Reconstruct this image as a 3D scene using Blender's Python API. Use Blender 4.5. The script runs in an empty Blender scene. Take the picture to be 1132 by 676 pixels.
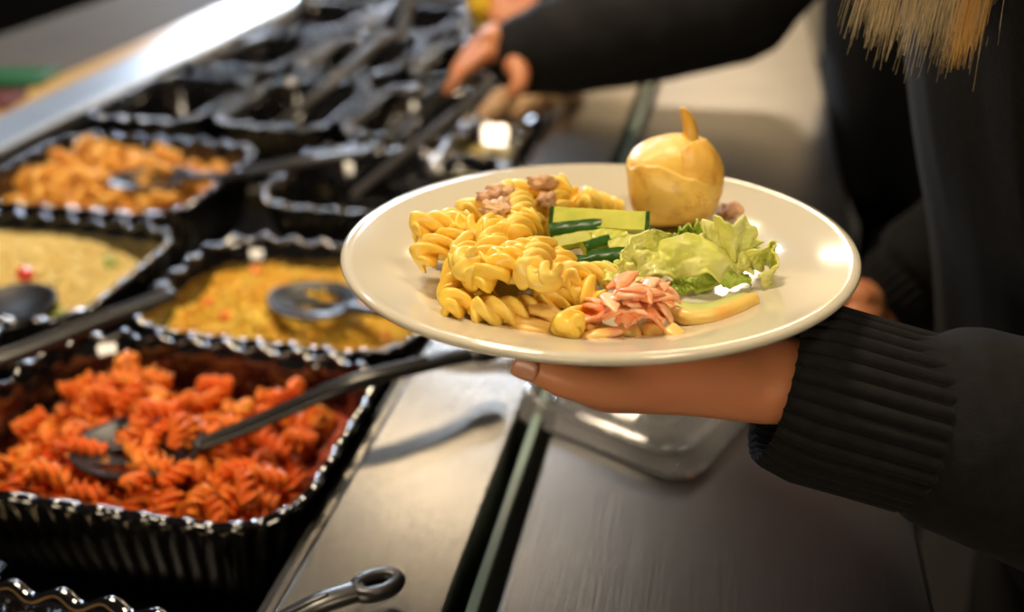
import bpy, bmesh, math, random
import numpy as np
from mathutils import Vector, Matrix, Quaternion
random.seed(11)
SC = bpy.context.scene
COL = SC.collection
PI = math.pi

# ------------------------------------------------------------------ camera
F, CX, CY = 1100.0, 566.0, 338.0
CAMZ = 1.32
PITCH = math.radians(28.1265)
YAW = math.radians(12.1704)
cam = bpy.data.cameras.new('camera')
cam.sensor_width = 36.0
cam.lens = 36.0 * F / 1132.0
cam.clip_start = 0.02
cam.dof.use_dof = True
cam.dof.focus_distance = 0.475
cam.dof.aperture_fstop = 3.5
camo = bpy.data.objects.new('camera', cam)
COL.objects.link(camo)
camo.location = (0, 0, CAMZ)
camo.rotation_euler = (PI / 2 - PITCH, 0, YAW)
SC.camera = camo

# ------------------------------------------------------------------ colour management, world, lights
SC.view_settings.view_transform = 'Standard'
SC.view_settings.look = 'None'
SC.view_settings.gamma = 1.0
SC.view_settings.use_curve_mapping = False
SC.view_settings.exposure = 0.0
SC.cycles.use_denoising = True
SC.cycles.max_bounces = 8
SC.cycles.caustics_reflective = False
SC.cycles.caustics_refractive = False
SC.cycles.sample_clamp_indirect = 6.0

w = bpy.data.worlds.new('world')
SC.world = w
w.use_nodes = True
w.node_tree.nodes['Background'].inputs[0].default_value = (1.0, 0.86, 0.70, 1)
w.node_tree.nodes['Background'].inputs[1].default_value = 0.035


def area(name, loc, aim, sx, sy, power, col):
    l = bpy.data.lights.new(name, 'AREA')
    l.shape = 'RECTANGLE'
    l.size, l.size_y, l.energy, l.color = sx, sy, power, col
    o = bpy.data.objects.new(name, l)
    COL.objects.link(o)
    o.location = loc
    d = Vector(aim) - Vector(loc)
    o.rotation_euler = d.to_track_quat('-Z', 'Y').to_euler()
    return o


WARM = (1.0, 0.80, 0.55)
COOL = (0.72, 0.83, 1.0)
area('window_daylight', (-2.55, 5.35, 1.85), (-0.8, 1.6, 0.9), 1.0, 0.5, 95, COOL)
# x, y, half width, power, colour
LAMPS = [(-0.60, 0.95, 0.20, 28, WARM), (0.55, 0.1, 0.20, 11, WARM), (-0.90, 2.70, 0.30, 5, WARM), (-0.95, 3.75, 0.14, 16, COOL), (-0.05, 4.75, 0.40, 34, WARM), (-2.1, 2.2, 0.10, 12, COOL)]
for (lx, ly, hw, pw, lc_) in LAMPS:
    area('ceiling_lamp', (lx, ly, 2.66), (lx, ly, 0), hw * 1.8, 0.25, pw, lc_)
area('fill_lamp', (-0.35, -1.30, 1.45), (-0.2, 1.0, 1.0), 0.9, 0.5, 6, WARM)  # unseen fill lamp added to brighten the hand, pan fronts and sweater

# ------------------------------------------------------------------ projection helpers (points in the room)
cp, sp, cy_, sy_ = math.cos(PITCH), math.sin(PITCH), math.cos(YAW), math.sin(YAW)
FW = Vector((-sy_ * cp, cy_ * cp, -sp))
RT = Vector((cy_, sy_, 0))
UP = Vector((-sy_ * sp, cy_ * sp, cp))
C0 = Vector((0, 0, CAMZ))


def ray(x, y):
    return FW + RT * ((x - CX) / F) + UP * (-(y - CY) / F)


def on(x, y, z=0.9):
    d = ray(x, y)
    return C0 + d * ((z - CAMZ) / d.z)


def at(x, y, t):
    return C0 + ray(x, y) * t


PC = Vector((-0.0588, 0.4857, 1.1008))
PN = Vector((-0.0263, 0.0450, 1)).normalized()
PU = Vector((0, 1, 0)).cross(PN).normalized()
PV = PN.cross(PU).normalized()
FLOOR_D = 0.0135


def pl(x, y, h=0.0):
    """point h above the plate's floor"""
    q = PC + PN * (h - FLOOR_D)
    d = ray(x, y)
    return C0 + d * ((q - C0).dot(PN) / d.dot(PN))


# ------------------------------------------------------------------ materials
def mat(name, col, rough=0.5, metal=0.0, bump=None, vary=None, noise=None, **kw):
    m = bpy.data.materials.new(name)
    m.use_nodes = True
    nt = m.node_tree
    b = nt.nodes['Principled BSDF']
    b.inputs['Base Color'].default_value = (*col, 1)
    b.inputs['Roughness'].default_value = rough
    b.inputs['Metallic'].default_value = metal
    for k, v in kw.items():
        b.inputs[k.replace('_', ' ')].default_value = v
    tc = nt.nodes.new('ShaderNodeTexCoord')
    last = None
    if noise:   # (scale, col2, lo, hi[, stretch])
        n = nt.nodes.new('ShaderNodeTexNoise')
        n.inputs['Scale'].default_value = noise[0]
        n.inputs['Detail'].default_value = 4
        if len(noise) > 4:
            mp = nt.nodes.new('ShaderNodeMapping')
            mp.inputs['Scale'].default_value = noise[4]
            nt.links.new(tc.outputs['Object'], mp.inputs[0])
            nt.links.new(mp.outputs[0], n.inputs['Vector'])
        else:
            nt.links.new(tc.outputs['Object'], n.inputs['Vector'])
        r = nt.nodes.new('ShaderNodeValToRGB')
        r.color_ramp.elements[0].position = noise[2]
        r.color_ramp.elements[1].position = noise[3]
        r.color_ramp.elements[0].color = (*col, 1)
        r.color_ramp.elements[1].color = (*noise[1], 1)
        nt.links.new(n.outputs['Fac'], r.inputs[0])
        last = r.outputs[0]
    if vary:    # second colour, mixed per object
        oi = nt.nodes.new('ShaderNodeObjectInfo')
        mx = nt.nodes.new('ShaderNodeMix')
        mx.data_type = 'RGBA'
        nt.links.new(oi.outputs['Random'], mx.inputs['Factor'])
        if last:
            nt.links.new(last, mx.inputs['A'])
        else:
            mx.inputs['A'].default_value = (*col, 1)
        mx.inputs['B'].default_value = (*vary, 1)
        last = mx.outputs['Result']
    if last:
        nt.links.new(last, b.inputs['Base Color'])
    if bump:    # (scale, strength, distance[, stretch])
        n = nt.nodes.new('ShaderNodeTexNoise')
        n.inputs['Scale'].default_value = bump[0]
        n.inputs['Detail'].default_value = 3
        if len(bump) > 3:
            mp = nt.nodes.new('ShaderNodeMapping')
            mp.inputs['Scale'].default_value = bump[3]
            nt.links.new(tc.outputs['Object'], mp.inputs[0])
            nt.links.new(mp.outputs[0], n.inputs['Vector'])
        else:
            nt.links.new(tc.outputs['Object'], n.inputs['Vector'])
        bp = nt.nodes.new('ShaderNodeBump')
        bp.inputs['Strength'].default_value = bump[1]
        bp.inputs['Distance'].default_value = bump[2]
        nt.links.new(n.outputs['Fac'], bp.inputs['Height'])
        nt.links.new(bp.outputs[0], b.inputs['Normal'])
    return m


M = {}
M['black_plastic'] = mat('black_plastic', (0.005, 0.005, 0.006), 0.07, Coat_Weight=1.0, Coat_Roughness=0.02, Coat_IOR=1.6, Specular_IOR_Level=1.0)
M['utensil'] = mat('utensil_plastic', (0.014, 0.0135, 0.013), 0.30)
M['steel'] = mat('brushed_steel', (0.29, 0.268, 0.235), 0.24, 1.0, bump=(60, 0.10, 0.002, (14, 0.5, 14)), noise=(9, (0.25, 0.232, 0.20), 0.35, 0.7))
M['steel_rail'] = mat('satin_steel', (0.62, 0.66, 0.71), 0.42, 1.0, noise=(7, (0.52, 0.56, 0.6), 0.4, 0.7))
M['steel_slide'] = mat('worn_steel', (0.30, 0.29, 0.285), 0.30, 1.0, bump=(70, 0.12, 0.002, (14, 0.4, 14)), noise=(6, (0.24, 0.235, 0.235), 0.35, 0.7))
M['bar'] = mat('bar_steel', (0.30, 0.25, 0.16), 0.38, 0.9)
M['utensil_lit'] = mat('utensil_lit_grey', (0.06, 0.055, 0.05), 0.36)  # black plastic lightened to grey, the light on top put into the colour
M['utensil_bowl'] = mat('utensil_bowl', (0.006, 0.006, 0.006), 0.42)
M['dark_steel'] = mat('dark_steel', (0.07, 0.066, 0.06), 0.35, 0.8)
M['well'] = mat('well_black', (0.008, 0.008, 0.009), 0.3)
M['glass_edge'] = mat('green_glass', (0.42, 0.56, 0.47), 0.15, Transmission_Weight=0.3, IOR=1.5)
M['china'] = mat('cream_china', (0.66, 0.61, 0.48), 0.13, Coat_Weight=0.5, Coat_Roughness=0.04)
M['pasta'] = mat('pasta', (0.94, 0.61, 0.065), 0.36, vary=(0.95, 0.70, 0.16), Subsurface_Weight=0.25, Subsurface_Radius=(0.01, 0.006, 0.002), Subsurface_Scale=0.4)
M['pasta_red'] = mat('pasta_red', (0.88, 0.23, 0.025), 0.36, vary=(0.86, 0.16, 0.02), noise=(90, (0.93, 0.42, 0.06), 0.45, 0.65))
M['sauce'] = mat('tomato_sauce_shaded', (0.42, 0.055, 0.012), 0.4)  # sauce darkened so the gaps between the red pieces look shaded
M['pasta_gold'] = mat('pasta_gold', (0.90, 0.50, 0.09), 0.42, vary=(0.85, 0.40, 0.055), noise=(80, (0.92, 0.58, 0.16), 0.4, 0.65))
M['pasta_pale'] = mat('pasta_pale', (0.80, 0.52, 0.2), 0.4, vary=(0.7, 0.42, 0.14))
M['rice'] = mat('yellow_rice', (0.97, 0.70, 0.10), 0.42, noise=(45, (0.94, 0.54, 0.045), 0.42, 0.62))
M['couscous'] = mat('couscous', (0.96, 0.82, 0.38), 0.6, noise=(70, (0.93, 0.72, 0.26), 0.4, 0.65))
M['carrot'] = mat('carrot', (0.85, 0.22, 0.02), 0.4)
M['pepper'] = mat('red_pepper', (0.75, 0.06, 0.02), 0.3)
M['greenbit'] = mat('green_bit', (0.30, 0.36, 0.03), 0.4)
M['cuke_flesh'] = mat('cucumber_flesh', (0.66, 0.66, 0.12), 0.3, noise=(110, (0.52, 0.58, 0.08), 0.4, 0.7), Subsurface_Weight=0.3, Subsurface_Radius=(0.006, 0.008, 0.002), Subsurface_Scale=0.4)
M['cuke_skin'] = mat('cucumber_skin', (0.022, 0.085, 0.010), 0.28, noise=(70, (0.05, 0.16, 0.018), 0.4, 0.7, (0.3, 3, 3)))
M['lettuce'] = mat('lettuce', (0.66, 0.68, 0.13), 0.33, noise=(38, (0.80, 0.80, 0.36), 0.40, 0.65), bump=(120, 0.35, 0.002), Subsurface_Weight=0.2, Subsurface_Radius=(0.005, 0.008, 0.002), Subsurface_Scale=0.3)
M['lettuce_green'] = mat('lettuce_green', (0.36, 0.50, 0.04), 0.33, noise=(45, (0.52, 0.64, 0.12), 0.4, 0.65), bump=(120, 0.35, 0.002))
M['shred'] = mat('coral_shred', (0.96, 0.52, 0.28), 0.36, vary=(0.94, 0.30, 0.10), noise=(75, (0.97, 0.68, 0.42), 0.42, 0.62))
M['strip_pale'] = mat('pale_strip', (0.92, 0.66, 0.22), 0.36, vary=(0.92, 0.55, 0.13))
M['apple'] = mat('fruit_slice_flesh', (0.86, 0.60, 0.16), 0.35, noise=(50, (0.86, 0.42, 0.10), 0.52, 0.7))
M['apple_in'] = mat('fruit_slice_inside', (0.60, 0.64, 0.22), 0.3)
M['potato'] = mat('potato_flesh', (0.86, 0.53, 0.085), 0.42, noise=(38, (0.93, 0.70, 0.24), 0.42, 0.66), bump=(75, 0.4, 0.003), Subsurface_Weight=0.2, Subsurface_Radius=(0.01, 0.006, 0.002), Subsurface_Scale=0.4)
M['potato_skin'] = mat('potato_skin', (0.86, 0.56, 0.12), 0.36, noise=(95, (0.62, 0.32, 0.05), 0.52, 0.74), bump=(75, 0.5, 0.003))
M['peel'] = mat('peel', (0.82, 0.47, 0.085), 0.4, noise=(90, (0.60, 0.26, 0.04), 0.5, 0.7))
M['tuna'] = mat('tuna', (0.74, 0.46, 0.23), 0.5, vary=(0.62, 0.33, 0.18), bump=(160, 0.6, 0.003, (1, 4, 4)))
M['skin'] = mat('skin', (0.62, 0.25, 0.105), 0.45, noise=(28, (0.66, 0.25, 0.115), 0.4, 0.65), bump=(230, 0.15, 0.001), Subsurface_Weight=0.15, Subsurface_Radius=(0.01, 0.004, 0.002), Subsurface_Scale=0.5)
M['nail'] = mat('nail', (0.62, 0.30, 0.19), 0.25)
M['knit'] = mat('black_knit', (0.0048, 0.0047, 0.0049), 0.9, bump=(700, 0.35, 0.001, (0.7, 1.6, 1)), noise=(160, (0.0082, 0.008, 0.008), 0.4, 0.7), Sheen_Weight=0.02, Sheen_Roughness=0.5, Specular_IOR_Level=0.2)
M['jacket'] = mat('dark_jacket', (0.0055, 0.0056, 0.0062), 0.75, Specular_IOR_Level=0.25, bump=(180, 0.3, 0.002))
M['jeans'] = mat('dark_trousers', (0.009, 0.009, 0.011), 0.85)
M['shoe'] = mat('shoe', (0.02, 0.02, 0.02), 0.5)
M['hair'] = mat('blond_hair', (0.62, 0.49, 0.28), 0.4)
M['hair_gold'] = mat('golden_hair', (0.78, 0.46, 0.13), 0.4)
M['hair_brown'] = mat('brown_hair', (0.07, 0.035, 0.015), 0.45)
M['lid'] = mat('clear_plastic', (0.97, 0.975, 0.985), 0.06, Transmission_Weight=0.86, IOR=1.45)
M['tub'] = mat('clear_tub', (0.95, 0.95, 0.93), 0.05, Transmission_Weight=0.95, IOR=1.4)
M['dressing'] = mat('yellow_dressing', (0.80, 0.62, 0.16), 0.15)
M['bread'] = mat('bread', (0.62, 0.40, 0.22), 0.7, noise=(60, (0.45, 0.24, 0.1), 0.45, 0.7), bump=(90, 0.5, 0.003))
M['lemon'] = mat('lemon_yellow', (0.85, 0.56, 0.02), 0.3)
M['tan_trim'] = mat('tan_streaked', (0.62, 0.40, 0.15), 0.35, noise=(20, (0.50, 0.30, 0.10), 0.4, 0.7, (14, 1, 14)))  # streaky tan of the edge strip beyond the back rail
M['worktop'] = mat('taupe_worktop', (0.10, 0.080, 0.056), 0.75, Specular_IOR_Level=0.2, noise=(3.5, (0.075, 0.064, 0.052), 0.4, 0.7))
M['green'] = mat('green_board', (0.006, 0.11, 0.018), 0.4)
M['redbrown'] = mat('redbrown_board', (0.12, 0.018, 0.006), 0.4)
M['wall'] = mat('wall_paint', (0.32, 0.29, 0.25), 0.8)
M['wall_dark'] = mat('dark_wall', (0.014, 0.012, 0.011), 0.8)
M['ceiling'] = mat('ceiling_paint', (0.035, 0.032, 0.028), 0.9)
M['floor'] = mat('dark_floor', (0.012, 0.0115, 0.011), 0.6, noise=(4, (0.018, 0.017, 0.016), 0.4, 0.7))
M['bounce_door'] = mat('bounce_door_cream', (0.66, 0.56, 0.40), 0.6)
M['frame'] = mat('white_frame', (0.6, 0.6, 0.6), 0.4)
mg = bpy.data.materials.new('lamp_glow')
mg.use_nodes = True
mg.node_tree.nodes['Principled BSDF'].inputs['Emission Color'].default_value = (*WARM, 1)
mg.node_tree.nodes['Principled BSDF'].inputs['Emission Strength'].default_value = 6
M['glow'] = mg
ms = bpy.data.materials.new('window_sky')
ms.use_nodes = True
ms.node_tree.nodes['Principled BSDF'].inputs['Emission Color'].default_value = (*COOL, 1)
ms.node_tree.nodes['Principled BSDF'].inputs['Emission Strength'].default_value = 3
M['winsky'] = ms


# ------------------------------------------------------------------ object helpers
def link(name, me, m=None, parent=None, smooth=True):
    o = bpy.data.objects.new(name, me)
    COL.objects.link(o)
    if m is not None and not me.materials:
        me.materials.append(M[m])
    if smooth and len(me.polygons):
        me.polygons.foreach_set('use_smooth', [True] * len(me.polygons))
    if parent is not None:
        o.parent = parent
    return o


def mk(name, verts, faces, m, parent=None, smooth=True):
    me = bpy.data.meshes.new(name)
    me.from_pydata([tuple(v) for v in verts], [], faces)
    me.update()
    bm = bmesh.new()
    bm.from_mesh(me)
    bmesh.ops.recalc_face_normals(bm, faces=bm.faces)
    bm.to_mesh(me)
    bm.free()
    return link(name, me, m, parent, smooth)


def tag(o, label=None, cat=None, group=None, kind=None):
    if label: o['label'] = label
    if cat: o['category'] = cat
    if group: o['group'] = group
    if kind: o['kind'] = kind
    return o


def empty(name, loc=(0, 0, 0), rot=(0, 0, 0)):
    o = bpy.data.objects.new(name, None)
    COL.objects.link(o)
    o.location = loc
    o.rotation_euler = rot
    o.empty_display_size = 0.02
    return o


def box(name, lo, hi, m, parent=None, bevel=0.0, seg=2):
    bm = bmesh.new()
    bmesh.ops.create_cube(bm, size=1)
    for v in bm.verts:
        v.co = Vector([lo[i] + (v.co[i] + 0.5) * (hi[i] - lo[i]) for i in range(3)])
    if bevel > 0:
        bmesh.ops.bevel(bm, geom=list(bm.edges), offset=bevel, segments=seg, affect='EDGES', profile=0.5)
    me = bpy.data.meshes.new(name)
    bm.to_mesh(me)
    bm.free()
    return link(name, me, m, parent, smooth=False)


def loft(rings, closed_ring=True, cap0=False, cap1=False):
    n = len(rings[0])
    V = [p for r in rings for p in r]
    Fc = []
    for i in range(len(rings) - 1):
        for j in range(n if closed_ring else n - 1):
            k = (j + 1) % n
            Fc.append((i * n + j, i * n + k, (i + 1) * n + k, (i + 1) * n + j))
    if cap0: Fc.append(tuple(range(n))[::-1])
    if cap1: Fc.append(tuple(range((len(rings) - 1) * n, len(rings) * n)))
    return V, Fc


def catmull(pts, rad, step=0.5):
    """pts Vectors, rad tuples -> finer lists"""
    P = [Vector(p) for p in pts]
    if len(P) == 2:
        n = 6
        return [P[0].lerp(P[1], i / n) for i in range(n + 1)], [tuple(a + (b - a) * i / n for a, b in zip(rad[0], rad[1])) for i in range(n + 1)]
    out, ro = [], []
    for i in range(len(P) - 1):
        p0 = P[i - 1] if i > 0 else P[i] * 2 - P[i + 1]
        p3 = P[i + 2] if i + 2 < len(P) else P[i + 1] * 2 - P[i]
        p1, p2 = P[i], P[i + 1]
        n = max(4, min(24, int((p2 - p1).length / (step * max(1e-4, min(rad[i])))) + 1))
        for k in range(n):
            t = k / n
            q = 0.5 * ((2 * p1) + (p2 - p0) * t + (2 * p0 - 5 * p1 + 4 * p2 - p3) * t * t + (3 * p1 - p0 - 3 * p2 + p3) * t ** 3)
            out.append(q)
            u = t * t * (3 - 2 * t)
            ro.append(tuple(a + (b - a) * u for a, b in zip(rad[i], rad[i + 1])))
    out.append(P[-1])
    ro.append(tuple(rad[-1]))
    return out, ro


def tube(pts, rad, ref=(0, 0, 1), n=14, caps=True, mod=None):
    """round or oval tube through pts; rad floats or (across, along ref) pairs; returns verts, faces"""
    rad = [(r, r) if not isinstance(r, (tuple, list)) else tuple(r) for r in rad]
    P, R = catmull(pts, rad)
    rings = []
    ref = Vector(ref)
    N = len(P)
    for i in range(N):
        t = (P[min(i + 1, N - 1)] - P[max(i - 1, 0)]).normalized()
        b = t.cross(ref)
        if b.length < 1e-4: b = t.cross(Vector((1, 0.3, 0.2)))
        b.normalize()
        a = b.cross(t).normalized()
        ring = []
        for j in range(n):
            f = 2 * PI * j / n
            k = 1 if mod is None else mod(i / (N - 1), f)
            ring.append(P[i] + b * (math.cos(f) * R[i][0] * k) + a * (math.sin(f) * R[i][1] * k))
        rings.append(ring)
    if caps:   # rounded ends
        def cap(c, ring, outdir, r):
            res = []
            for s in (0.45, 0.8, 0.97):
                q = math.sqrt(1 - s * s)
                res.append([c + (p - c) * q + outdir * (min(r) * s) for p in ring])
            return res
        t0 = (P[0] - P[1]).normalized()
        t1 = (P[-1] - P[-2]).normalized()
        rings = cap(P[0], rings[0], t0, R[0])[::-1] + rings + cap(P[-1], rings[-1], t1, R[-1])
    return loft(rings, True, True, True)


def merge(*vf):
    V, Fc = [], []
    for v, f in vf:
        k = len(V)
        V += list(v)
        Fc += [tuple(i + k for i in q) for q in f]
    return V, Fc


def tubes(name, specs, m, parent=None, **kw):
    V, Fc = merge(*[tube(*s) if isinstance(s, tuple) else tube(**s) for s in specs])
    return mk(name, V, Fc, m, parent)


def fuse(name, parts, voxel, smooth, m, parent=None):
    """one continuous skin around the closed pieces in parts"""
    V, Fc = merge(*parts)
    me = bpy.data.meshes.new(name + '_raw')
    me.from_pydata([tuple(v) for v in V], [], Fc)
    bm = bmesh.new()
    bm.from_mesh(me)
    bmesh.ops.recalc_face_normals(bm, faces=bm.faces)
    bm.to_mesh(me)
    bm.free()
    t = bpy.data.objects.new(name + '_raw', me)
    COL.objects.link(t)
    r = t.modifiers.new('r', 'REMESH')
    r.mode = 'VOXEL'
    r.voxel_size = voxel
    s = t.modifiers.new('s', 'SMOOTH')
    s.factor = 0.5
    s.iterations = smooth
    dg = bpy.context.evaluated_depsgraph_get()
    out = bpy.data.meshes.new_from_object(t.evaluated_get(dg))
    out.name = name
    bpy.data.objects.remove(t)
    bpy.data.meshes.remove(me)
    out.materials.clear()
    return link(name, out, m, parent)


def bake_mods(o):
    dg = bpy.context.evaluated_depsgraph_get()
    me = bpy.data.meshes.new_from_object(o.evaluated_get(dg))
    o.modifiers.clear()
    o.data = me
    me.polygons.foreach_set('use_smooth', [True] * len(me.polygons))


def solidify(o, t):
    s = o.modifiers.new('s', 'SOLIDIFY')
    s.thickness = t
    s.offset = 0
    bake_mods(o)
    return o


def rrect(hx, hy, r, n):
    """n points evenly round a rounded rectangle, with outward normals and arc length"""
    segs = []
    r = min(r, hx - 1e-4, hy - 1e-4)
    per = 4 * (hx - r) + 4 * (hy - r) + 2 * PI * r
    pts = []
    for i in range(n):
        s = per * i / n
        L = [('l', (hx, -(hy - r)), (0, 1), 2 * (hy - r), (1, 0)), ('a', (hx - r, hy - r), 0.0), ('l', (hx - r, hy), (-1, 0), 2 * (hx - r), (0, 1)), ('a', (-(hx - r), hy - r), PI / 2),
             ('l', (-hx, hy - r), (0, -1), 2 * (hy - r), (-1, 0)), ('a', (-(hx - r), -(hy - r)), PI), ('l', (-(hx - r), -hy), (1, 0), 2 * (hx - r), (0, -1)), ('a', (hx - r, -(hy - r)), 1.5 * PI)]
        for q in L:
            ln = q[3] if q[0] == 'l' else PI / 2 * r
            if s <= ln + 1e-9:
                if q[0] == 'l':
                    pts.append((q[1][0] + q[2][0] * s, q[1][1] + q[2][1] * s, q[4][0], q[4][1], i / n * per))
                else:
                    a = q[2] + s / max(r, 1e-6)
                    pts.append((q[1][0] + r * math.cos(a), q[1][1] + r * math.sin(a), math.cos(a), math.sin(a), i / n * per))
                break
            s -= ln
    return pts, per


# ================================================================== the setting
def struct(o):
    o['kind'] = 'structure'
    return o


struct(box('floor', (-6, -1.5, -0.05), (5, 6.0, 0.0), 'floor'))
struct(box('ceiling', (-6, -1.5, 2.8), (5, 6.0, 2.85), 'ceiling'))
struct(box('wall_right', (3.0, -1.5, 0), (3.1, 6.0, 2.8), 'wall_dark'))
struct(box('wall_left', (-6.1, -1.5, 0), (-6, 6.0, 2.8), 'wall_dark'))
# far wall with a real window opening
wb = empty('wall_back')
struct(wb)
for lo, hi in (((-6, 5.5, 0), (5, 5.6, 1.35)), ((-6, 5.5, 2.35), (5, 5.6, 2.8)), ((-6, 5.5, 1.35), (-3.2, 5.6, 2.35)), ((-1.9, 5.5, 1.35), (5, 5.6, 2.35))):
    struct(box('wall_back_panel', lo, hi, 'wall_dark', wb))
win = empty('window_1')
struct(win)
struct(box('pane', (-3.2, 5.56, 1.35), (-1.9, 5.57, 2.35), 'winsky', win))
for x in (-3.2, -2.58, -1.96):
    struct(box('window_frame', (x, 5.48, 1.35), (x + 0.06, 5.55, 2.35), 'frame', win))

dr = empty('bounce_door_1')  # unseen pale door, added so the steel reflects a warm beige
struct(dr)
for x0, x1 in ((-1.25, -0.10), (-0.08, 1.07)):
    struct(box('bounce_door_leaf', (x0, 5.455, 0.01), (x1, 5.495, 2.46), 'bounce_door', dr, 0.004))
for lo, hi in (((-1.34, 5.45, 0), (-1.26, 5.5, 2.55)), ((1.08, 5.45, 0), (1.16, 5.5, 2.55)), ((-1.34, 5.45, 2.47), (1.16, 5.5, 2.55))):
    struct(box('bounce_door_frame', lo, hi, 'bounce_door', dr, 0.003))
for x in (-0.16, -0.02):
    struct(box('bounce_door_handle', (x - .012, 5.41, 1.0), (x + .012, 5.455, 1.16), 'steel', dr, 0.004))
for i, (lx, ly, hw, pw, lc_) in enumerate(LAMPS):
    lt = empty('ceiling_light', (lx, ly, 2.68))
    tag(lt, ['warm ceiling light over the pans', 'warm ceiling light behind the camera', 'warm ceiling light above the far end of the counter', 'cool white ceiling light near the window', 'warm ceiling light by the far wall over the aisle', 'cool white ceiling light beyond the back rail'][i], 'light', 'ceiling lights')
    box('housing', (-hw, -0.17, 0.01), (hw, 0.17, 0.12), 'frame', lt, 0.006)
    box('diffuser', (-hw + .02, -0.15, 0.0), (hw - .02, 0.15, 0.012), 'glow' if lc_ is WARM else 'winsky', lt)
wl = empty('fill_light', (-0.35, -1.34, 1.45))  # body of the added fill lamp, out of view
tag(wl, 'warm rectangular fill light added behind the camera', 'light')
box('housing', (-0.47, -0.06, -0.27), (0.47, -0.012, 0.27), 'frame', wl, 0.006)
box('diffuser', (-0.45, -0.012, -0.25), (0.45, 0.0, 0.25), 'glow', wl)

# ---- the serving counter
Y0, Y1 = 0.12, 3.4
ct = empty('serving_counter', (-0.55, 1.6, 0))
tag(ct, 'long stainless steel salad counter with black sunken well for the pans', 'counter')
ct.location = (0, 0, 0)
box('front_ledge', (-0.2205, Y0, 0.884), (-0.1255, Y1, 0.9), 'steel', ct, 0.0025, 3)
box('well_lip', (-0.2335, Y0, 0.872), (-0.2255, Y1, 0.888), 'steel', ct, 0.002, 2)
box('well_side', (-0.2375, Y0, 0.79), (-0.234, Y1, 0.885), 'well', ct)
box('well_floor', (-0.885, Y0, 0.785), (-0.234, Y1, 0.80), 'well', ct)
box('well_side', (-0.885, Y0, 0.80), (-0.881, Y1, 0.885), 'well', ct)
box('back_rail', (-0.975, Y0, 0.872), (-0.882, Y1, 0.905), 'steel_rail', ct, 0.008, 3)
box('tan_edge', (-1.03, Y0, 0.872), (-0.977, Y1, 0.9), 'tan_trim', ct, 0.004, 2)
box('rear_worktop', (-1.31, Y0, 0.872), (-1.032, Y1, 0.897), 'worktop', ct, 0.004, 2)
box('divider_bar', (-0.88, 0.398, 0.801), (-0.2385, 0.408, 0.838), 'bar', ct, 0.003)
for yb in (0.649, 0.8755, 1.157, 1.4405, 1.7335):
    box('divider_bar', (-0.88, yb - 0.007, 0.801), (-0.2385, yb + 0.007, 0.826), 'bar', ct, 0.002)
box('cabinet_body', (-1.28, Y0 + .02, 0.08), (-0.16, Y1 - .02, 0.785), 'dark_steel', ct, 0.004, 2)
box('plinth', (-1.24, Y0 + .06, 0.0), (-0.22, Y1 - .06, 0.08), 'well', ct)
box('front_panel', (-0.158, Y0, 0.60), (-0.127, Y1, 0.8835), 'steel', ct)

gp = empty('glass_panel')
tag(gp, 'upright green-edged glass panel between the steel ledge and the tray slide', 'glass panel')
box('pane', (-0.1135, Y0, 0.62), (-0.1065, Y1, 0.903), 'glass_edge', gp, 0.0012, 2)
box('channel', (-0.1262, Y0, 0.60), (-0.100, Y1, 0.6195), 'dark_steel', gp)

ts = empty('tray_slide')
tag(ts, 'wide worn stainless steel tray slide along the front of the counter', 'tray slide')
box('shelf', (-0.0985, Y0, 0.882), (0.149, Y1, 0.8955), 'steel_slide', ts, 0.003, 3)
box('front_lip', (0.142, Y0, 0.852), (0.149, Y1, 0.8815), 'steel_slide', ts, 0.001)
for y in (0.3, 1.2, 2.1, 3.0):
    box('bracket', (-0.0995, y - 0.02, 0.70), (0.12, y + 0.02, 0.8815), 'dark_steel', ts, 0.003)

def board(nm, c, hx, hy, m, label):
    g = box(nm, (-hx, -hy, 0), (hx, hy, 0.013), m, None, 0.003)
    g.location = c
    g.rotation_euler = (0, 0, YAW)
    return tag(g, label, 'board')


board('cutting_board', on(-6, 90, 0.8972), 0.090, 0.040, 'green', 'narrow green board lying on the taupe worktop beyond the back rail')
board('wooden_board', on(-36, 116, 0.8972), 0.075, 0.036, 'redbrown', 'red-brown board beside the tan edge, in front of the green board')


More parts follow.
